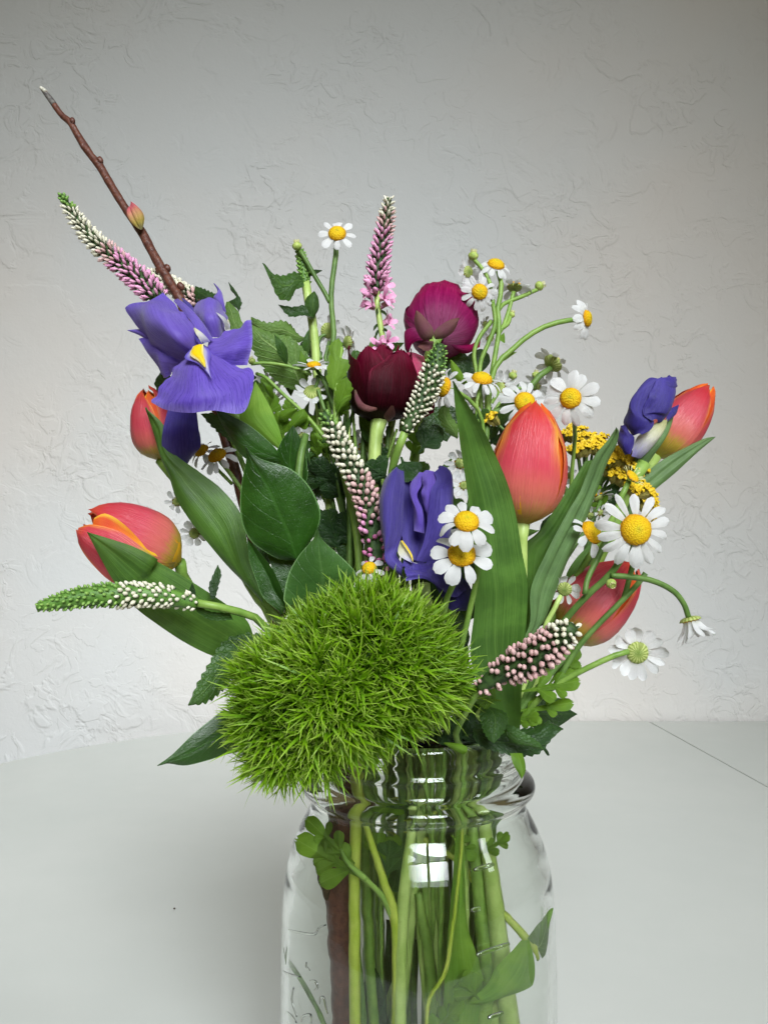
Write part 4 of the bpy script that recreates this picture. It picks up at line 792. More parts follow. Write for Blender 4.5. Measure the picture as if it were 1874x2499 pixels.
# ================================================================== green pompom (dianthus)
j = (-22, -22, -24, -24)
t = cyl('dianthus', 'big round bright green tufted pompom flower leaning over the jar rim', 'pompom flower', j)
def tuft_geo(seed, nb=11):
    r = random.Random(seed); V = []; Fc = []; U = []
    for k in range(nb):
        az = 2*math.pi*k/nb+r.uniform(-.35, .35); sp = r.uniform(.10, .75) if k else .05; L = r.uniform(.6, 1.2); w0 = r.uniform(.032, .052); bend = r.uniform(-.35, .7); sd = r.uniform(-.8, .8)
        o = len(V); d = (math.cos(az), math.sin(az)); nseg = 5
        for i in range(nseg+1):
            q = i/nseg; rad = L*(sp*q+bend*.45*q*q); z = L*(q*.95-abs(bend)*.22*q*q); x0 = d[0]*rad-d[1]*sd*q*q*.3; y0 = d[1]*rad+d[0]*sd*q*q*.3
            w = w0*np.interp(q, [0, .3, .7, 1], [.9, 1, .66, .06])
            for s_, dz in ((-1, 0), (1, 0)):
                V.append((x0-d[1]*w*s_, y0+d[0]*w*s_, z)); U.append((q, .5+.5*s_))
        Fc += [(o+2*i, o+2*i+1, o+2*i+3, o+2*i+2) for i in range(nseg)]
    return np.array(V), Fc, np.array(U)
TUG = [tuft_geo(s) for s in range(7)]
TUFT = [mesh('tuft', v, f, MT['blade'], u) for v, f, u in TUG]
sph = [(655, 775, 235, -54), (1080, 500, 325, -50), (1230, 560, 262, -50), (640, 650, 210, -50), (900, 660, 330, -54), (640, 945, 175, -56), (790, 900, 190, -56), (900, 500, 250, -50), (1340, 640, 150, -48), (560, 850, 130, -52), (1000, 835, 165, -54), (1190, 720, 180, -52), (1390, 610, 150, -46)]
cen = [(np.array(BL(x, y, d)), BL.mm(r, d)) for x, y, r, d in sph]
C0 = np.array(BL(960, 850, -28))
pts = []
for i, (c, r) in enumerate(cen):
    n = int(4*math.pi*(r*1000)**2/5.6)
    for k in range(n):
        z = 1-2*(k+.5)/n; a = k*2.39996+i; q = math.sqrt(1-z*z); nn = np.array([q*math.cos(a), q*math.sin(a), z]); p = c+nn*r
        if nn[1] > .5 or any(np.linalg.norm(p-c2) < r2*.985 for m, (c2, r2) in enumerate(cen) if m != i): continue
        pts.append((p, nn))
RNG.shuffle(pts) if False else None
rj = random.Random(8); items = []
for p, nn in pts:
    d = p-C0; d /= np.linalg.norm(d); z = nn*.5+d*.8+np.array([rj.uniform(-.5, .5), rj.uniform(-.4, .4), rj.uniform(-.35, .5)])
    z /= np.linalg.norm(z); l = .0084*rj.uniform(.7, 1.3); M = frame(p-nn*rj.uniform(.001, .006), z, (rj.uniform(-1, 1), rj.uniform(-1, 1), rj.uniform(-1, 1)), (l, l, l))
    items.append((-nn[1]+rj.uniform(0, .3), M, rj.randrange(7)))
items.sort(key=lambda q: -q[0])
for s_, M, k in items[:290]: part('tuft', TUFT[k], t, M)
V = []; Fc = []; U = []; o = 0
for s_, M, k in items[290:]:
    v, f, u = TUG[k]; R3_ = np.array(M.to_3x3()); V.append(v @ R3_.T+np.array(M.translation)); U.append(u); Fc += [tuple(i+o for i in q) for q in f]; o += len(v)
tf = part('tufts', mesh('tufts', np.concatenate(V), Fc, MT['blade'], np.concatenate(U)), t); tf['kind'] = 'stuff'
V = []; Fc = []; o = 0
for c, r in cen:
    for i in range(9):
        th = math.pi*i/8
        for k in range(12): V.append(c+r*.86*np.array([math.sin(th)*math.cos(k*math.pi/6), math.sin(th)*math.sin(k*math.pi/6), math.cos(th)]))
    Fc += gridfaces(8, 12, o, wrap=True); o += 108
part('flower_core', mesh('flower_core', V, Fc, simple('pompom_core', C(34, 62, 8), C(52, 84, 12), 300, .8)), t)
stem(t, [BL(900, 800, -44), BL(820, 1000, -38)], [2.2, 2.1, 2.0, 1.9, 1.9, 1.9], 'yellow_stem', (-22, -24, -23, -26))

# ================================================================== yarrow
j = (14, 16, 10, 18)
t = cyl('yarrow', 'flat topped mustard yellow cluster behind the big tulip and large daisy', 'yarrow', j)
def yfl():
    r = random.Random(4); V = []; Fc = []; mi = []
    for z, q in ((0, .15), (.35, .30), (.8, .34)):
        for k in range(6): V.append((q*math.cos(k*math.pi/3), q*math.sin(k*math.pi/3), z))
    Fc += gridfaces(2, 6, wrap=True); mi += [0]*len(Fc)
    for b in range(6):                                   # small golden lobes on top
        a = b*1.05; cx, cy_ = (.32*math.cos(a), .32*math.sin(a)) if b else (0, 0); o = len(V); h = r.uniform(.85, 1.1); w = r.uniform(.2, .27)
        V.append((cx, cy_, h+.16))
        for k in range(5): V.append((cx+w*math.cos(k*1.2566+b), cy_+w*math.sin(k*1.2566+b), h-r.uniform(0, .1)))
        for k in range(5): Fc.append((o, o+1+k, o+1+(k+1) % 5)); mi.append(1)
    return mesh('floret', V, Fc, [MT['straw'], MT['gold']], np.zeros((len(V), 2)), mi, False)
YF = yfl(); ry = random.Random(3); yc = YR(380, 1480, 14); br = []
nfl = 0
for x, y, r, d, n in [(235, 660, 70, 10, 18), (310, 715, 66, 10, 16), (250, 830, 60, 4, 14), (400, 745, 70, 8, 18), (450, 810, 60, 6, 16), (340, 800, 60, 4, 12), (630, 845, 60, 8, 16), (585, 905, 60, 4, 16), (680, 920, 62, 4, 18), (790, 925, 56, 8, 16), (740, 1185, 44, 0, 10),
                      (850, 1180, 66, 6, 18), (905, 1255, 56, 8, 14), (890, 1335, 50, 8, 12), (640, 1060, 70, 6, 14), (560, 1000, 70, 8, 14), (830, 1010, 60, 12, 12), (-520, 535, 56, 6, 8), (-430, 545, 56, 6, 8), (-365, 560, 50, 8, 5)]:
    cc = YR(x, y, d); dr = (cc-yc).normalized(); br.append(([yc, yc.lerp(cc, .55)+Vector((0, .003, .002)), cc-dr*.003], [.9, .6, .5]))
    for k in range(n+2):
        q = Vector((ry.gauss(0, 1), ry.gauss(0, .7), ry.gauss(0, 1))); q -= dr*q.dot(dr)*.7; p = cc+q*YR.mm(r, d)*.66
        z = (dr+q*.35+Vector((ry.uniform(-.2, .2), -.12, .25))).normalized(); l = .0041*ry.uniform(.85, 1.25)
        if nfl < 296: part('floret', YF, t, frame(p-z*l*.6, z, None, (l*.85, l*.85, l))); nfl += 1
multi_tube('branches', br, MT['dark_stem'], t)
stem(t, [yc, P0(1400, 1500, 14), P0(1240, 1650, 14)], [1.4, 1.6, 1.8, 1.8, 1.8, 1.8, 1.8], 'dark_stem', j)
feather('leaf', YR(560, 1420, 2), YR(330, 1080, 4), YR.mm(190, 3), MT['fever_leaf'], t, 4)
feather('leaf', YR(560, 1400, 6), YR(620, 1120, 10), YR.mm(170, 8), MT['dark_leaf'], t, 5)

# ================================================================== daisies
DG = 'white daisies in the bouquet'
def daisy(label, heads, stems, j, buds=(), leaves=(), cat='daisy', name=None, sr=.75, sm='stem', down=True):
    """heads: (region, x, y, r, depth, facing, petals, droop, {..});  stems: lists of points; the first one runs on into the jar"""
    t = cyl(name or ('daisy_spray' if len(heads)+len(buds) > 1 else 'daisy'), label, cat, j, DG)
    for i, hspec in enumerate(heads):
        reg, x, y, r, d, fc, npet, droop = hspec[:8]; kw = hspec[8] if len(hspec) > 8 else {}
        head(t, reg(x, y, d), reg.mm(r, d), fc, npet, droop, seed=int(x*7+y), **kw)
    for reg, x, y, r, d, dr in buds: bud(t, reg(x, y, d), reg.mm(r, d), dr, int(x))
    for i, s_ in enumerate(stems):
        if i == 0 and down: stem(t, s_, [sr*.9]+[sr]*(len(s_)+3), sm, j)
        else: stem(t, s_, sr*.85, sm)
    for lf in leaves: lf(t)
    return t
daisy('tall daisy with a side bud standing highest left of the pink centre spike', [(R2, 578, 287, 125, 14, (.02, .42), 8, 6, dict(disc=.46, petw=1.15))],
      [[R2(572, 330, 16), R2(570, 420, 16), R2(545, 600, 14), R2(540, 720, 12), R2(556, 950, 8)]+R(CL, [(905, 760), (950, 960), (1010, 1150)], 6, 0)+[P0(850, 1200, -2), P0(870, 1550, -4)],
       R(R2, [(345, 395), (390, 470), (440, 560), (500, 660), (530, 720)], 14, 12)], (-4, -6, 0, -6), [(R2, 325, 365, 38, 14, (-.1, 1))], sr=1.0, sm='dark_stem')
daisy('cluster of small daisies and buds on branched stems above the magenta flower, right of centre',
      [(R3, 285, 395, 125, 14, (.12, -.05), 13, 8, dict(disc=.42)), (R3, 388, 225, 118, 20, (.18, .72), 12, 22, dict(disc=.48)), (R3, 212, 268, 95, 22, (-.55, .15, -1), 10, 10, dict(cal=1.0)), (R3, 505, 365, 120, 24, (.1, .93, -1), 9, 14, dict(disc=.4, cal=1.0)), (R3, 320, 600, 60, 26, (-.6, .3, -1), 8, 10), (R3, 350, 690, 70, 28, (.3, -.4, -1), 9, 10)],
      [R(R3, [(400, 265), (425, 370), (398, 500), (410, 620), (385, 780), (360, 930), (330, 1100), (330, 1300)], 19, 10)+[P0(1150, 1250, 6), P0(1090, 1550, 2)],
       R(R3, [(370, 470), (382, 600), (340, 720), (295, 830), (285, 950), (300, 1150)], 15, 12), R(R3, [(250, 190), (310, 260), (350, 340), (372, 480)], 20, 16), R(R3, [(500, 395), (470, 510), (440, 600), (405, 660)], 22, 16),
       R(R3, [(650, 380), (550, 425), (440, 470), (405, 510)], 24, 18), R(R3, [(480, 545), (460, 600), (385, 650)], 20, 16), R(R3, [(360, 580), (280, 690), (250, 790), (265, 900), (275, 1000)], 16, 14)],
      (10, 2, 6, 2), [(R3, 245, 168, 40, 20, (.1, 1)), (R3, 662, 358, 38, 24, (.8, .3)), (R3, 487, 540, 27, 20, (.4, 1))], sr=.95,
      leaves=[lambda t: loft('leaf', R(R3, [(430, 660), (405, 690), (440, 720)], 16, 14), R(R3, [(440, 650), (445, 680), (446, 715)], 16, 14), MT['fever_leaf'], t, nv=4)])
daisy('daisy on a long curved stem reaching out to the right, turned sideways', [(R3, 960, 563, 135, 16, (.84, .02), 11, 8, dict(disc=.40, petw=1.1))],
      [R(R3, [(935, 568), (865, 572), (720, 605), (590, 675), (470, 780), (395, 850), (350, 1000), (330, 1300)], 16, 8)+[P0(1140, 1300, 4), P0(1080, 1550, 0)]], (8, -2, 8, -2), sr=1.0,
      leaves=[lambda t: leaf('leaf', R(R3, [(395, 840), (460, 795), (522, 775)], 11, 13), R3.mm(44, 12), MT['fever_leaf'], t, 'ovate', nv=4)])
daisy('daisy facing up between the burgundy cup and the big tulip', [(R3, 300, 948, 150, 6, (.12, .80), 12, 14, dict(disc=.45))], [R(R3, [(295, 975), (270, 1050), (270, 1200)], 8, 6)+[P0(1170, 1200, 4), P0(1080, 1550, 0)]], (6, 4, 4, 6))
daisy('white daisy peeking over the top left edge of the big tulip', [(R3, 570, 1092, 170, 4, (.05, .22), 13, 8, dict(disc=.40))], [R(R3, [(560, 1110), (500, 1300)], 8, 6)+[P0(1190, 1300, 4), P0(1090, 1550, 0)]], (10, 6, 8, 8))
daisy('large daisy in front of the top right of the big tulip', [(R3, 860, 1068, 182, -30, (-.30, .10), 11, 6, dict(disc=.38, petw=1.15))], [R(R3, [(860, 1080), (885, 1250), (880, 1400)], -26, 0)+[P0(1370, 1300, 6), P0(1180, 1600, 2)]], (14, 4, 12, 4))
daisy('daisy seen from behind with a dark stem, rising above the large tulip daisy', [(R3, 750, 845, 130, 10, (.62, .62, -1), 8, 6, dict(cal=1.15, disc=.44))], [R(R3, [(735, 875), (690, 900), (620, 975), (560, 1060), (350, 1180), (330, 1300)], 10, 8)+[P0(1130, 1300, 6), P0(1080, 1550, 4)]], (9, 8, 8, 9), sm='dark_stem', sr=1.2,
      buds=[(R3, 640, 920, 30, 14, (.2, 1)), (R3, 495, 925, 34, 16, (.3, .9))])
daisy('pale daisies half hidden behind the pair above the tulip', [(R3, 410, 1000, 120, 18, (.5, -.3, -1), 11, 8), (R3, 640, 990, 90, 18, (.3, .5, -1), 10, 8), (R3, 265, 1090, 110, 14, (-.1, -.6, -1), 10, 10), (R3, 160, 1480, 100, 14, (.5, .2, -1), 9, 8)],
      [R(R3, [(410, 1020), (350, 1120), (340, 1300)], 18, 12)+[P0(1150, 1300, 8), P0(1080, 1550, 6)], R(R3, [(640, 1000), (520, 1010), (420, 1090), (345, 1200)], 18, 14)], (4, 12, 4, 12))
daisy('daisy turned sideways against the right of the dark spike', [(RN, 1150, 1070, 230, -10, (-.80, .16), 9, 8, dict(disc=.48, petw=1.1))], [R(RN, [(1170, 1080), (1225, 1085), (1300, 1120), (1430, 1210), (1520, 1320), (1560, 1450)], -8, 2)+[P0(1180, 1250, 2), P0(1080, 1550, 0)]], (7, 0, 6, 0))
daisy('upper of the two daisies in front of the half closed iris', [(IC, 1190, 800, 345, -58, (.06, .62), 10, 14, dict(disc=.42, petw=1.2))], [R(IC, [(1185, 870), (1290, 1050), (1320, 1250), (1290, 1500), (1225, 1800)], -54, -42)+[P0(1110, 1650, -34)]], (8, -22, 8, -20), sr=.95)
daisy('lower of the two daisies in front of the half closed iris', [(IC, 1135, 1165, 365, -54, (0.02, .52), 9, 12, dict(disc=.44, petw=1.25))], [R(IC, [(1120, 1250), (1060, 1460), (960, 1690)], -50, -44)+[P0(1070, 1600, -36)]], (4, -20, 4, -18), sr=.95)
daisy('biggest daisy at the right, with a nodding half open flower on its branched stem',
      [(R6, 1163, 457, 232, -34, (.06, .10), 14, 6, dict(disc=.40)), (R6, 1478, 985, 165, -24, (.22, -.95), 12, -66, dict(disc=.30, cal=1.3, petw=.8, puff=.25)), (R6, 905, 475, 150, -22, (.62, .48), 9, 12, dict(disc=.50, petw=1.2, skip=(5, 6)))],
      [R(R6, [(1150, 500), (1090, 610), (1010, 720), (900, 820), (770, 960), (690, 1080), (600, 1250)], -33, -18)+[P0(1250, 1750, -14)], R(R6, [(1468, 965), (1440, 885), (1380, 812), (1260, 752), (1130, 730), (1020, 722)], -25, -30),
       R(R6, [(1000, 495), (945, 620), (885, 740), (868, 830)], -24, -28), R(R6, [(1150, 640), (1120, 760), (1095, 850)], -24, -20), R(R6, [(1220, 708), (1170, 775), (1100, 850), (960, 990), (880, 1075), (800, 1180), (700, 1350)], -22, -20)],
      (22, -16, 22, -14), [(R6, 1020, 768, 36, -32, (.1, -.3, .9))], sr=1.15, sm='dark_stem')
daisy('daisy seen from behind at the lower right, hanging on a straight side stem', [(R6, 1172, 1168, 165, -24, (.06, .02, -1), 13, 4, dict(cal=1.0, disc=.40, petw=1.2))], [R(R6, [(1125, 1160, -27), (1040, 1185, -26), (950, 1225, -26), (800, 1300, -24), (620, 1420, -20)])+[P0(1250, 1780, -14)]], (24, -14, 24, -12), sr=1.0)
daisy('small daisy seen from the side before the lower right tulip', [(R6, 752, 800, 100, -20, (.25, .25, -1), 9, 10, dict(cal=1.1))], [R(R6, [(735, 825), (690, 920), (640, 1010), (600, 1150)], -19, -18)+[P0(1240, 1750, -14)]], (20, -12, 20, -10), sr=.9, sm='pale_stem', buds=[(R6, 655, 1020, 22, -21, (.2, 1))])
daisy('shaded pair of daisies under the drooping petal of the open iris', [(IR, 1000, 1795, 215, 2, (-.30, .70), 9, 16, dict(disc=.46)), (IR, 845, 1745, 190, 8, (-.45, .62), 8, 20, dict(disc=.42))],
      [R(IR, [(1010, 1830), (1120, 1960), (1250, 2150)], 4, 2)+[P0(680, 1400, 2), P0(760, 1650, 2)], R(IR, [(860, 1790), (1000, 1930), (1150, 2080)], 8, 6)], (-14, -2, -10, 0))
daisy('two tiny daisies against the wall left of the long diagonal leaf', [(R4, 1075, 1145, 92, 10, (.1, -.1, -1), 9, 6, dict(cal=.9)), (R4, 965, 945, 82, 12, (-.35, -.3, -1), 8, 10)],
      [R(R4, [(1090, 1140), (1200, 1180), (1330, 1350)], 12, 8)+[P0(640, 1480, 6), P0(740, 1680, 4)], R(R4, [(985, 935), (1060, 960), (1200, 1180)], 14, 12)], (-18, 0, -12, 4))
daisy('two white daisies seen from behind, beside the tall daisy stem', [(CL, 1150, 350, 190, 12, (.75, .15, -1), 12, 6, dict(cal=1.0, disc=.42)), (CL, 930, 215, 175, 16, (-.15, .4, -1), 8, 10, dict(cal=1.15, disc=.46))],
      [R(CL, [(1110, 370), (960, 330), (900, 420), (900, 560), (960, 800)], 14, 10)+[P0(850, 1150, 6), P0(860, 1550, 2)], R(CL, [(920, 250), (840, 290), (815, 400), (850, 540)], 16, 14)], (-6, 4, -2, 4), sm='dark_stem')
daisy('daisy seen edge on in front of the veined leaf, with a second nodding one below', [(CL, 765, 612, 235, 0, (.02, .94), 10, -8, dict(disc=.36, cal=1.3)), (CL, 750, 905, 200, 2, (0, -.55, -1), 9, 12, dict(cal=1.15, disc=.44))],
      [R(CL, [(800, 660), (870, 760), (940, 930), (1010, 1140)], 2, 0)+[P0(850, 1200, -4), P0(870, 1550, -6)], R(CL, [(770, 880), (810, 780), (800, 720)], 2, 2), R(CL, [(810, 880), (850, 1000), (890, 1120)], 0, -2)], (-2, -10, 0, -10), sm='dark_stem')
daisy('pale daisies in the shade right of the open iris', [(CL, 235, 865, 190, 12, (.35, -.25, -1), 9, 8, dict(cal=1.25)), (CL, 640, 1410, 150, 10, (-.3, .25, -1), 9, 8), (CL, 300, 1010, 150, 16, (.2, -.5, -1), 9, 8)],
      [R(CL, [(235, 900), (300, 850), (310, 1000), (350, 1150), (420, 1400)], 10, 6)+[P0(720, 1200, 4), P0(820, 1550, 2)], R(CL, [(60, 590), (200, 580), (400, 600), (560, 640), (740, 710)], 0, 0), R(CL, [(120, 700), (220, 740), (420, 930), (640, 1130), (760, 1260), (900, 1440)], 4, -6)], (-10, 0, -6, 0),
      buds=[(CL, 70, 560, 50, 0, (-.3, 1))])
daisy('single yellow centred daisy sunk between the long spike and the pompom', [(IC, 95, 1320, 200, -32, (-.25, .6), 7, 18, dict(disc=.42))], [[IC(110, 1360, -30), P0(930, 1500, -26)]], (-4, -16, -4, -18))
daisy('cream half open daisy bud in front of the yarrow', [(YR, 765, 1065, 128, -10, (.50, .60), 15, -34, dict(disc=.55, cal=1.05, cream=True, puff=.5, petw=.85))], [R(YR, [(735, 1105), (690, 1170), (650, 1290), (600, 1420)], -9, -8)+[P0(1380, 1450, -6), P0(1240, 1700, -8)]], (18, -6, 18, -6), sr=1.1)
daisy('white daisies tucked in the gap between yarrow and the narrow leaf', [(YR, 450, 1265, 150, 2, (-.35, .75, -1), 9, 8), (YR, 380, 1430, 100, 2, (.2, .2, -1), 7, 8), (YR, 470, 1400, 90, -2, (-.5, .4, -1), 7, 8), (YR, 190, 1060, 90, 6, (.3, .2, -1), 7, 8)],
      [R(YR, [(470, 1290), (430, 1420), (330, 1560)], 2, 0)+[P0(1330, 1450, -4), P0(1220, 1700, -6)]], (16, 0, 16, 0), sm='dark_stem')
daisy('white petals of daisies glimpsed among the stems below the burgundy flower', [(R5, 1010, 600, 110, 14, (.2, .3, -1), 9, 8), (R5, 920, 560, 90, 14, (-.4, .2, -1), 8, 8), (IC, 1160, 390, 150, 8, (.2, -.3, -1), 9, 10), (R5, 720, 860, 90, 12, (0, -.4, -1), 8, 8), (R5, 1160, 560, 90, 18, (.2, .3, -1), 8, 8), (R5, 850, 1200, 70, 10, (0, .3, -1), 7, 8)],
      [R(R5, [(1010, 610), (1000, 700), (985, 1000)], 14, 8)+[P0(900, 1500, 4)], R(R5, [(900, 340), (885, 450), (870, 700), (880, 1000)], 14, 8), R(R5, [(940, 380), (900, 500), (880, 620)], 14, 10), R(R5, [(1000, 420), (1000, 600), (985, 900)], 14, 8), R(R5, [(760, 560), (765, 700), (820, 1000)], 12, 8), R(R5, [(1160, 470), (1150, 640), (1120, 900)], 12, 6)], (0, 4, -2, 6), sm='dark_stem', sr=.9)

# ================================================================== foliage
j = (-8, -8, -4, -16)
t = cyl('ruscus_sprig', 'sprig of glossy dark green pointed leaves left of the centre, above the pompom', 'leafy sprig', j)
stem(t, R(R5, [(640, 520), (600, 700), (590, 1000), (590, 1300)], -14, -24)+[P0(790, 1550, -18)], [1.2, 1.4, 1.6, 1.7, 1.7, 1.7, 1.7, 1.7, 1.7], 'dark_stem', j)
loft('leaf', R(R5, [(600, 1320), (480, 1310), (370, 1252), (285, 1180), (238, 1080), (224, 950), (238, 800), (262, 680), (254, 590)], -24, -32), R(R5, [(610, 1320), (650, 1230), (708, 1130), (732, 1020), (702, 920), (640, 820), (540, 735), (340, 665), (257, 588)], -24, -32), MT['ruscus'], t, nu=34, nv=12, bulge=2.5, crease=.35, wave=.8, seed=2)
loft('leaf', R(R5, [(470, 700), (330, 700), (230, 650), (160, 540), (100, 440), (68, 352)], -16, -24), R(R5, [(470, 640), (450, 610), (380, 540), (280, 460), (180, 405), (72, 352)], -16, -24), MT['ruscus'], t, nv=10, bulge=2, crease=.35, seed=3)
loft('leaf', R(R5, [(560, 880), (480, 800), (440, 690), (480, 570), (556, 462)], -10, -14), R(R5, [(600, 880), (648, 800), (645, 690), (622, 580), (562, 464)], -10, -14), MT['ruscus'], t, nv=10, bulge=1.5, crease=.3)
loft('leaf', R(R5, [(520, 1600), (498, 1560), (535, 1390), (600, 1280), (690, 1172), (712, 1108)], -36, -40), R(R5, [(860, 1560), (950, 1440), (955, 1395), (905, 1335), (830, 1265), (740, 1180), (714, 1108)], -30, -40), MT['ruscus_light'], t, nv=12, bulge=2.5, crease=.35, nu=28)
loft('leaf', R(R5, [(480, 1660), (470, 1640), (370, 1550), (330, 1450), (285, 1320), (268, 1180)], -28, -30), R(R5, [(500, 1640), (515, 1580), (480, 1480), (440, 1390), (370, 1290), (272, 1180)], -32, -30), MT['ruscus'], t, nv=8, bulge=-1.2, fold=1)
loft('leaf', R(R5, [(520, 1640), (460, 1480), (420, 1350), (390, 1250)], -22, -20), R(R5, [(640, 1500), (640, 1380), (600, 1290), (400, 1245)], -20, -20), MT['ruscus'], t, nv=8)
loft('leaf', R(R5, [(480, 620), (300, 500), (220, 420), (255, 330), (318, 185)], -4, -8), R(R5, [(490, 600), (488, 540), (430, 380), (365, 255), (322, 185)], -4, -8), MT['bright_leaf'], t, nv=10, bulge=1.5, crease=.3)
loft('leaf', R(IR, [(560, 1150), (420, 1150), (370, 1050), (420, 950)], 12, 12), R(IR, [(600, 1100), (540, 1000), (470, 960), (424, 950)], 12, 12), MT['dark_leaf'], t, serr=(5, .5), nv=4)
loft('leaf', R(IR, [(1300, 1800), (1130, 1640), (980, 1520), (860, 1400), (830, 1370)], 4, 4), R(IR, [(1300, 1740), (1180, 1560), (1060, 1440), (960, 1370), (840, 1365)], 4, 4), MT['dark_leaf'], t, serr=(9, .7), nv=4)
j = (-28, -16, -18, -14)
t = cyl('ruscus_sprig', 'single glossy dark leaf pointing down left below the pompom over the table', 'leafy sprig', j)
loft('leaf', R(TL, [(1640, 280), (1620, 200), (1520, 95), (1420, 160), (1300, 258), (1160, 395), (1062, 466)], -30, -44), R(TL, [(1660, 300), (1640, 360), (1530, 392), (1400, 432), (1250, 466), (1130, 452), (1062, 468)], -30, -44), MT['ruscus'], t, nv=12, bulge=1.5, crease=.35, seed=7)
stem(t, [TL(1640, 290, -30), P0(640, 1790, -28)], [1.2, 1.3, 1.4, 1.4, 1.4, 1.4], 'dark_stem', j)
j = (26, -12, 20, -10)
t = cyl('leafy_sprig', 'dark saw edged leaves spilling over the right side of the jar rim', 'leafy sprig', j)
loft('leaf', R(RB, [(560, 1650), (620, 1725), (800, 1790), (1000, 1812), (1150, 1792), (1240, 1700), (1290, 1650), (1380, 1592)], -34, -26), R(RB, [(560, 1560), (700, 1600), (850, 1640), (960, 1600), (1120, 1568), (1220, 1520), (1260, 1512), (1376, 1588)], -28, -22), MT['dark_leaf'], t, serr=(14, .7), nu=56, nv=10, bulge=2.0, crease=.4, wave=1)
loft('leaf', R(RB, [(850, 1545), (870, 1640), (950, 1720), (1060, 1740), (1205, 1772)], -32, -38), R(RB, [(842, 1530), (930, 1560), (1060, 1640), (1150, 1700), (1210, 1768)], -36, -38), MT['saw_leaf'], t, serr=(8, .5), nv=8, bulge=2, crease=.4)
loft('leaf', R(RB, [(640, 1390), (630, 1450), (660, 1580), (700, 1660), (750, 1712)], -36, -42), R(RB, [(740, 1385), (860, 1440), (870, 1530), (820, 1630), (756, 1710)], -34, -42), MT['saw_leaf'], t, serr=(9, .5), nv=8, bulge=1.8, crease=.4)
loft('leaf', R(RB, [(900, 1800), (930, 1900), (975, 1980), (1003, 2032)], -36, -40), R(RB, [(1010, 1800), (1035, 1880), (1038, 1960), (1006, 2034)], -34, -40), MT['fever_leaf'], t, nv=6, bulge=1)
loft('leaf', R(RB, [(300, 1710), (400, 1775), (480, 1810), (500, 1800)], -36, -40), R(RB, [(320, 1700), (440, 1712), (515, 1745), (510, 1795)], -36, -40), MT['fever_leaf'], t, nv=6, bulge=1)
loft('leaf', R(RB, [(1190, 1755), (1235, 1820), (1256, 1818)], -24, -22), R(RB, [(1210, 1740), (1235, 1770), (1257, 1816)], -24, -22), MT['dark_leaf'], t, nv=3)
stem(t, [RB(620, 1640, -24), RB(560, 1760, -20)], 1.6, 'dark_stem', j)
for k, (x, y, x2, y2, w, d) in enumerate([(420, 1700, 300, 1450, 200, -22), (520, 1720, 560, 1420, 220, -20), (250, 1760, 330, 1560, 160, -26), (620, 1640, 760, 1480, 200, -16), (330, 1800, 140, 1600, 200, -20), (450, 1650, 640, 1560, 240, -24), (700, 1700, 900, 1480, 220, -10)]):
    leaf('leaf', [RB(x, y, d), RB((x+x2)/2+30, (y+y2)/2, d-3), RB(x2, y2, d)], RB.mm(w, d), MT['dark_leaf'], t, 'ovate', roll=20*(-1)**k, bulge=1)  # filler leaves, coloured dark for the gloom between pompom and jar mouth
j = (24, -4, 16, -12)
t = cyl('feverfew_sprig', 'bright green rounded lobed leaves at the lower right beneath the short pink spike', 'leafy sprig', j)
stem(t, R(RB, [(1440, 900), (1180, 1180), (960, 1450), (900, 1540), (850, 1640)], -16, -14), [.9, 1.1, 1.3, 1.4, 1.4, 1.4, 1.4, 1.4, 1.4], 'dark_stem', j)
for b, tp, w, rl, sd, lb in (((1000, 1240, -20), (1520, 1175, -24), 300, 25, 1, 3), ((930, 1420, -18), (1455, 1375, -20), 260, 30, 2, 3), ((920, 1500, -18), (1165, 1475, -22), 190, 20, 3, 3), ((1250, 1180, -14), (1500, 870, -10), 300, 10, 4, 3),
                            ((1280, 1120, -12), (1530, 1010, -12), 220, 20, 5, 3), ((820, 1330, -40), (590, 1300, -44), 200, 20, 6, 3)):
    feather('leaf', RB(*b), RB(*tp), RB.mm(w, b[2]), MT['fever_leaf'], t, sd, rl, .10, lb)
feather('leaf', CL(1020, 1130, -4), CL(1040, 480, -2), CL.mm(360, -4), MT['fever_leaf'], t, 11, -10, .05, 4) if False else None
j = (0, -8, -3, -24)
t = cyl('feverfew_sprig', 'lobed green leaves hanging beside the burgundy flower and dark ones below it', 'leafy sprig', j)
stem(t, R(CL, [(1080, 400), (1010, 900), (1015, 1150), (1010, 1400)], -4, -6)+[P0(870, 1300, -8), P0(900, 1600, -12)], [.6, .8, 1, 1.2, 1.4, 1.6, 1.7, 1.9, 1.9, 1.9], 'stem', j)
loft('leaf', R(CL, [(1000, 900), (930, 820), (925, 660), (955, 520), (950, 380), (1040, 300)], -5, -4), R(CL, [(1020, 900), (1050, 790), (1130, 690), (1150, 550), (1080, 530), (1085, 380), (1044, 298)], -5, -4), MT['fever_leaf'], t, serr=(6, .7), nv=8, bulge=1, crease=.4)
loft('leaf', R(CL, [(1010, 1120), (1015, 900), (1060, 790), (1130, 735)], -7, -9), R(CL, [(1040, 1090), (1150, 960), (1190, 860), (1140, 738)], -7, -9), MT['fever_leaf'], t, serr=(4, .7), nv=8, bulge=1, crease=.4)
loft('leaf', R(CL, [(1015, 1180), (1050, 1010), (1120, 950), (1185, 940)], -7, -9), R(CL, [(1025, 1150), (1130, 1040), (1180, 990), (1190, 945)], -7, -9), MT['fever_leaf'], t, nv=8, bulge=1, crease=.4)
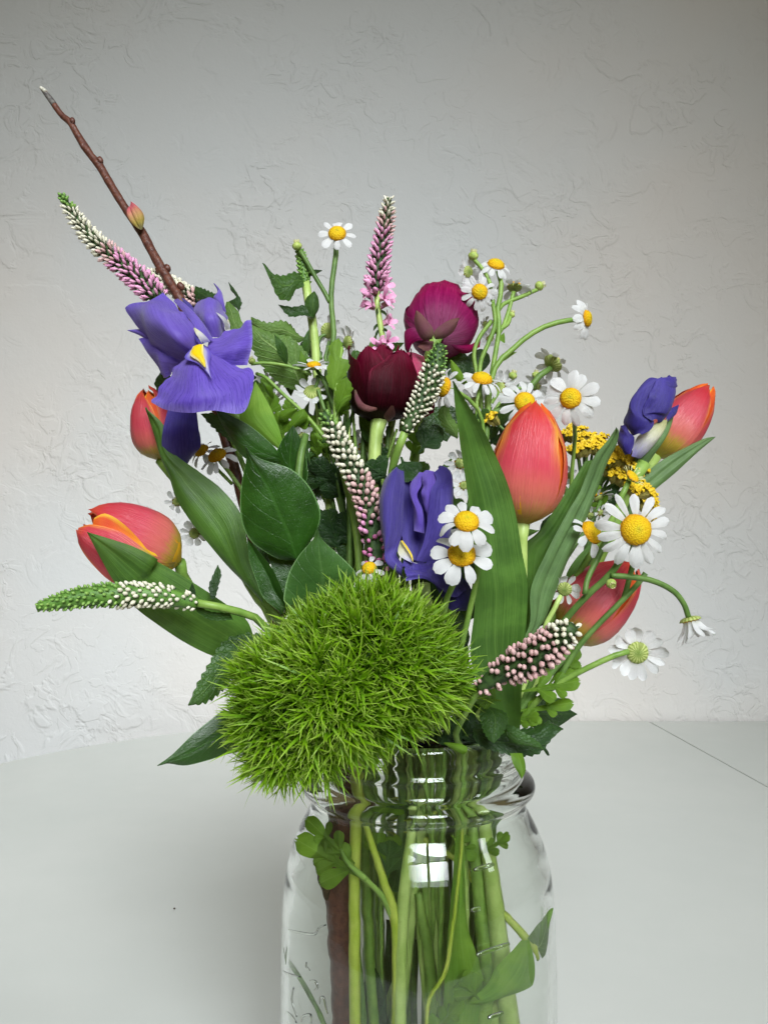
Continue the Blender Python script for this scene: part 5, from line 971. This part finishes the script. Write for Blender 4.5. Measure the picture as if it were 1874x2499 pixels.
for b, tp, w, rl, sd, mt in ((R5(830, 900, 4), R5(560, 600, 6), R5.mm(200), 20, 21, 'dark_leaf'), (R5(960, 960, 4), R5(700, 680, 4), R5.mm(260), 15, 22, 'dark_leaf'), (R5(860, 1300, 2), R5(770, 1000, 2), R5.mm(260), -10, 23, 'dark_leaf'), (R5(960, 1280, 2), R5(880, 1010, 2), R5.mm(240), 10, 24, 'dark_leaf'),
                            (R5(1180, 820, -8), R5(1020, 700, -10), R5.mm(200), 10, 25, 'dark_leaf'), (R5(1240, 660, -20), R5(1300, 820, -24), R5.mm(180), 10, 26, 'dark_leaf'), (R5(1160, 860, -4), R5(1000, 820, -4), R5.mm(160), 30, 27, 'dark_leaf'), (R5(1350, 640, -2), R5(1480, 480, 2), R5.mm(200), 0, 28, 'dark_leaf'),
                            (R5(560, 480, -2), R5(640, 400, -4), R5.mm(160), 40, 29, 'fever_leaf'), (R5(500, 560, 0), R5(470, 380, 0), R5.mm(150), 30, 30, 'fever_leaf'), (R5(720, 700, 2), R5(690, 520, 0), R5.mm(120), 40, 31, 'fever_leaf'), (R5(1120, 700, 0), R5(1100, 570, -2), R5.mm(110), 20, 32, 'dark_leaf')):
    feather('leaf', b, tp, w, MT[mt], t, sd, rl, .1, 4)
loft('leaf', R(CL, [(470, 1350), (490, 1250), (560, 1150), (650, 1090)], -6, -8), R(CL, [(500, 1330), (590, 1290), (700, 1190), (655, 1090)], -6, -8), MT['fever_leaf'], t, nv=6, bulge=1.5)
loft('leaf', R(CL, [(370, 1180), (400, 1120), (500, 1090), (590, 1095)], -2, -6), R(CL, [(380, 1230), (450, 1240), (520, 1170), (595, 1098)], -2, -6), MT['fever_leaf'], t, nv=6, bulge=1.5)
loft('leaf', R(RN, [(1290, 1620), (1180, 1540), (1110, 1420), (1090, 1330), (1160, 1250)], -2, -6), R(RN, [(1300, 1590), (1290, 1480), (1220, 1380), (1200, 1300), (1180, 1250)], -2, -6), MT['vein_leaf'], t, serr=(5, .5), nv=6, bulge=1.5)
loft('leaf', R(RN, [(1390, 1060), (1290, 1000), (1230, 900), (1215, 780)], 8, 6), R(RN, [(1400, 1020), (1350, 930), (1290, 840), (1225, 775)], 8, 6), MT['fever_leaf'], t, nv=6, bulge=1)
# filler leaves in dark greens, added for the shade at the bouquet's heart
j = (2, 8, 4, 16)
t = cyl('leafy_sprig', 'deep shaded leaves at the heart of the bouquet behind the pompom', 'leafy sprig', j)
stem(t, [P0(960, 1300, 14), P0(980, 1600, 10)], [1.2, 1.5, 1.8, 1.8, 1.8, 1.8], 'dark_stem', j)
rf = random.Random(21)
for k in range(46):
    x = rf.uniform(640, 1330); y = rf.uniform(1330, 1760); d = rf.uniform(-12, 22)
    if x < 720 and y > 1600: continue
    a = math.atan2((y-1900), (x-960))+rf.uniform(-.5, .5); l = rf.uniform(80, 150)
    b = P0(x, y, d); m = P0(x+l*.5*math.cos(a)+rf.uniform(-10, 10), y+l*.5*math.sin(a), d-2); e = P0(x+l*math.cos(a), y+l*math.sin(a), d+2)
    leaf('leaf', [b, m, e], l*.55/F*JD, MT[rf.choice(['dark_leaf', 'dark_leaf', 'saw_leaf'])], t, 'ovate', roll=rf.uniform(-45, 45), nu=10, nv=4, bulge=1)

t = cyl('leafy_sprig', 'mixed small green leaves filling the gaps between the flower stems', 'leafy sprig', (4, 10, 2, 18))
stem(t, [P0(900, 1000, 18), P0(940, 1300, 16), P0(970, 1600, 12)], [.8, 1.1, 1.5, 1.7, 1.7, 1.7, 1.7], 'dark_stem', (4, 10, 2, 18))
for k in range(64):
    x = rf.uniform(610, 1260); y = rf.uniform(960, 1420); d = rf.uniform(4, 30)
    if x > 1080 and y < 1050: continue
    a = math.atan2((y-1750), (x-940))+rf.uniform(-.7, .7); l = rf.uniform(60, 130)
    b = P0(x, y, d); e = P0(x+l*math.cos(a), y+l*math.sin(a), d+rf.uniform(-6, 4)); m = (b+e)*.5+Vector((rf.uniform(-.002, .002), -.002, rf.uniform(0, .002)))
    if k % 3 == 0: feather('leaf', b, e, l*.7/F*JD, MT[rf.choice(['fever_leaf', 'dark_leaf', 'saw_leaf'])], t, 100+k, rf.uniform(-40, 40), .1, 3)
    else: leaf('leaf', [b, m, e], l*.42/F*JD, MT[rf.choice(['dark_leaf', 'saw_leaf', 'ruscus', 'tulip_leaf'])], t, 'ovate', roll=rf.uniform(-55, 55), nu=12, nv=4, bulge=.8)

t = cyl('leafy_sprig', 'fine light green feathery leaves and thin stalks between the open iris and the burgundy flower', 'leafy sprig', (0, 4, 0, 10))
stem(t, [P0(800, 980, 4), P0(860, 1250, 2), P0(930, 1600, 0)], [.7, 1.0, 1.2, 1.4, 1.4, 1.4, 1.4], 'stem', (0, 4, 0, 10))
for k in range(34):
    x = rf.uniform(610, 1010); y = rf.uniform(880, 1180); d = rf.uniform(0, 14)
    if x > 830 and y < 1070: d += 14
    a = math.atan2((y-1500), (x-880))+rf.uniform(-.8, .8); l = rf.uniform(45, 95)
    b = P0(x, y, d); e = P0(x+l*math.cos(a), y+l*math.sin(a), d+rf.uniform(-5, 3)); m = (b+e)*.5+Vector((0, -.0015, .001))
    if k % 2: feather('leaf', b, e, l*.75/F*JD, MT[rf.choice(['fever_leaf', 'fever_leaf', 'saw_leaf'])], t, 200+k, rf.uniform(-40, 40), .1, 3)
    else: leaf('leaf', [b, m, e], l*.36/F*JD, MT[rf.choice(['fever_leaf', 'vein_leaf', 'saw_leaf'])], t, 'lance', roll=rf.uniform(-55, 55), nu=12, nv=4, bulge=.8)
for k in range(14):
    x = rf.uniform(620, 1000); y = rf.uniform(900, 1050); d = rf.uniform(2, 18)
    tube('stalk', [P0(x, y, d), P0(x+(880-x)*.25+rf.uniform(-15, 15), y+130, d), P0(x+(900-x)*.6, y+330, d-2)], [.45, .6, .7], MT[rf.choice(['stem', 'dark_stem', 'pale_stem'])], t)

# ================================================================== stems and leaves seen in the jar
j = None
t = thing('loose_sprig', 'thin yellow green stem lying diagonally in the jar with a leaf pair at its end', 'leafy sprig', P0(1330, 2340, -20))
tube('stem', R(J1, [(700, 400), (840, 570), (950, 650), (1050, 720), (1250, 950), (1390, 1108), (1465, 1225)], -4, -30), [1.3, 1.3, 1.25, 1.2, 1.2, 1.3, .8], MT['yellow_stem'], t)
loft('leaf', R(J1, [(1390, 1105), (1410, 1075), (1470, 1000), (1545, 950)], -28, -20), R(J1, [(1470, 1215), (1490, 1190), (1515, 1090), (1547, 952)], -26, -20), MT['vein_leaf'], t, bulge=2, crease=.3)
loft('leaf', R(J1, [(1360, 1110), (1320, 1160), (1240, 1250), (1190, 1360), (1080, 1445)], -31, -30), R(J1, [(1400, 1115), (1440, 1250), (1420, 1340), (1330, 1400), (1200, 1440), (1090, 1450)], -31, -28), MT['bright_leaf'], t, bulge=1.5, wave=1, crease=.3)
feather('leaf', J1(1180, 1330, -26), J1(1060, 1300, -28), J1.mm(190, -26), MT['fever_leaf'], t, 41, 30)
t = thing('feverfew_sprig', 'lobed leaf on a forked stalk just inside the left shoulder of the jar', 'leafy sprig', P0(970, 2470, -28))
tube('stem', R(J1, [(560, 500), (590, 620), (640, 780), (705, 990), (722, 1200), (718, 1700)], -30, -28), [1.0, 1.1, 1.3, 1.7, 1.9, 1.9], MT['yellow_stem'], t)
tube('stem', R(J1, [(420, 640), (480, 730), (560, 800), (640, 890), (700, 990)], -31, -29), [.5, .8, 1.0, 1.1, 1.2], MT['stem'], t)
feather('leaf', J1(560, 800, -31), J1(185, 590, -22), J1.mm(250, -30), MT['fever_leaf'], t, 42, 15, -.03, 4)
feather('leaf', J1(500, 720, -29), J1(240, 480, -20), J1.mm(170, -29), MT['fever_leaf'], t, 44, 10, 0, 3)
feather('leaf', J1(660, 820, -28), J1(690, 600, -22), J1.mm(170, -28), MT['saw_leaf'], t, 43, 15)
t = thing('leafy_sprig', 'flat green leaves standing in the water at the centre of the jar', 'leafy sprig', P0(1040, 2480, -10))
for q, m_, d in (([(800, 520), (760, 850), (742, 1150), (735, 1700)], 'pale_stem', -29), ([(830, 880), (870, 1100), (900, 1300), (930, 1650)], 'stem', -10), ([(880, 740), (900, 950), (940, 1220), (960, 1600)], 'pale_stem', -8), ([(1062, 520), (1050, 700), (1010, 1050), (965, 1300), (890, 1420), (870, 1600)], 'fine', -34),
                 ([(640, 560), (620, 1000), (640, 1650)], 'dark_stem', 4), ([(960, 600), (980, 1000), (985, 1700)], 'stem', 8), ([(1120, 560), (1140, 1000), (1100, 1700)], 'yellow_stem', 10), ([(580, 600), (560, 1000), (590, 1700)], 'dark_stem', 12)):
    tube('stem', R(J1, q, d), [.5, .6, .7, .6] if m_ == 'fine' else [1.5, 2.0, 2.0, 2.0], MT['yellow_stem' if m_ == 'fine' else m_], t)
loft('sheath', R(J1, [(1030, 520), (1010, 800), (985, 1100), (965, 1400), (955, 1700)], -32, -26), R(J1, [(1068, 520), (1075, 800), (1090, 1050), (1165, 1300), (1120, 1700)], -32, -24), MT['bright_leaf'], t, nv=8, bulge=2.5, nu=26)
loft('leaf', R(J1, [(540, 1700), (600, 1400), (650, 1200), (660, 1000)], 8, 4), R(J1, [(760, 1700), (740, 1400), (720, 1150), (690, 1000)], 8, 4), MT['dark_leaf'], t, bulge=1)
loft('leaf', R(J1, [(600, 640), (620, 720), (650, 830), (690, 900)], -14, -14), R(J1, [(720, 560), (760, 640), (740, 780), (700, 900)], -14, -14), MT['fever_leaf'], t, bulge=1)
loft('leaf', R(J1, [(880, 1700), (880, 1560), (900, 1500), (930, 1520)], -30, -30), R(J1, [(1000, 1700), (990, 1600), (960, 1540), (932, 1520)], -30, -30), MT['fever_leaf'], t, bulge=1)
for k, (q, rr3, mm) in enumerate([([(1170, 470), (1230, 900), (1270, 1250), (1330, 1700)], 2.9, 'pale_stem'), ([(1110, 470), (1165, 1000), (1190, 1300), (1150, 1700)], 2.6, 'stem'), ([(1220, 1430), (1250, 1560), (1260, 1700)], 3.4, 'pale_stem'), ([(1120, 1450), (1160, 1560), (1230, 1700)], 3.6, 'pale_stem')]):
    tube('stem', R(J1, q, -22+k*2), [rr3*.7, rr3, rr3*1.1, rr3*1.2][:len(q)], MT[mm], t)
feather('leaf', J1(1150, 680, -26), J1(1310, 560, -26), J1.mm(110, -26), MT['fever_leaf'], t, 51, 20, 0, 3)
feather('leaf', J1(700, 700, -20), J1(560, 560, -18), J1.mm(150, -20), MT['fever_leaf'], t, 54, 20, 0, 3)
feather('leaf', J1(760, 560, -20), J1(700, 860, -22), J1.mm(170, -20), MT['saw_leaf'], t, 55, -20, 0, 3)
feather('leaf', J1(1000, 560, -24), J1(1130, 700, -26), J1.mm(120, -24), MT['fever_leaf'], t, 56, 10, 0, 3)
tube('stem', R(J1, [(1080, 480), (900, 900), (700, 1350), (600, 1700)], 6), [1.2, 1.4, 1.5, 1.5], MT['pale_stem'], t)
tube('stem', R(J1, [(680, 480), (820, 900), (1000, 1350), (1110, 1700)], 12), [1.2, 1.4, 1.5, 1.5], MT['yellow_stem'], t)
feather('leaf', J1(900, 1620, -30), J1(1060, 1440, -34), J1.mm(150, -30), MT['fever_leaf'], t, 52, 30, 0, 3)
feather('leaf', J1(1150, 1430, -33), J1(1050, 1330, -34), J1.mm(170, -33), MT['fever_leaf'], t, 53, 20, 0, 3)
loft('leaf', R(J1, [(560, 1700), (520, 1500), (540, 1350), (600, 1250)], -4, -8), R(J1, [(680, 1700), (660, 1500), (640, 1350), (605, 1250)], -6, -8), MT['dark_leaf'], t, nv=6, bulge=1)  # leaf coloured dark to stand for the shadow low in the jar
tube('stem', R(J1, [(120, 1160), (250, 1380), (340, 1570), (380, 1680)], -14, -20), [.6, .8, .8, .8], MT['dark_stem'], t)
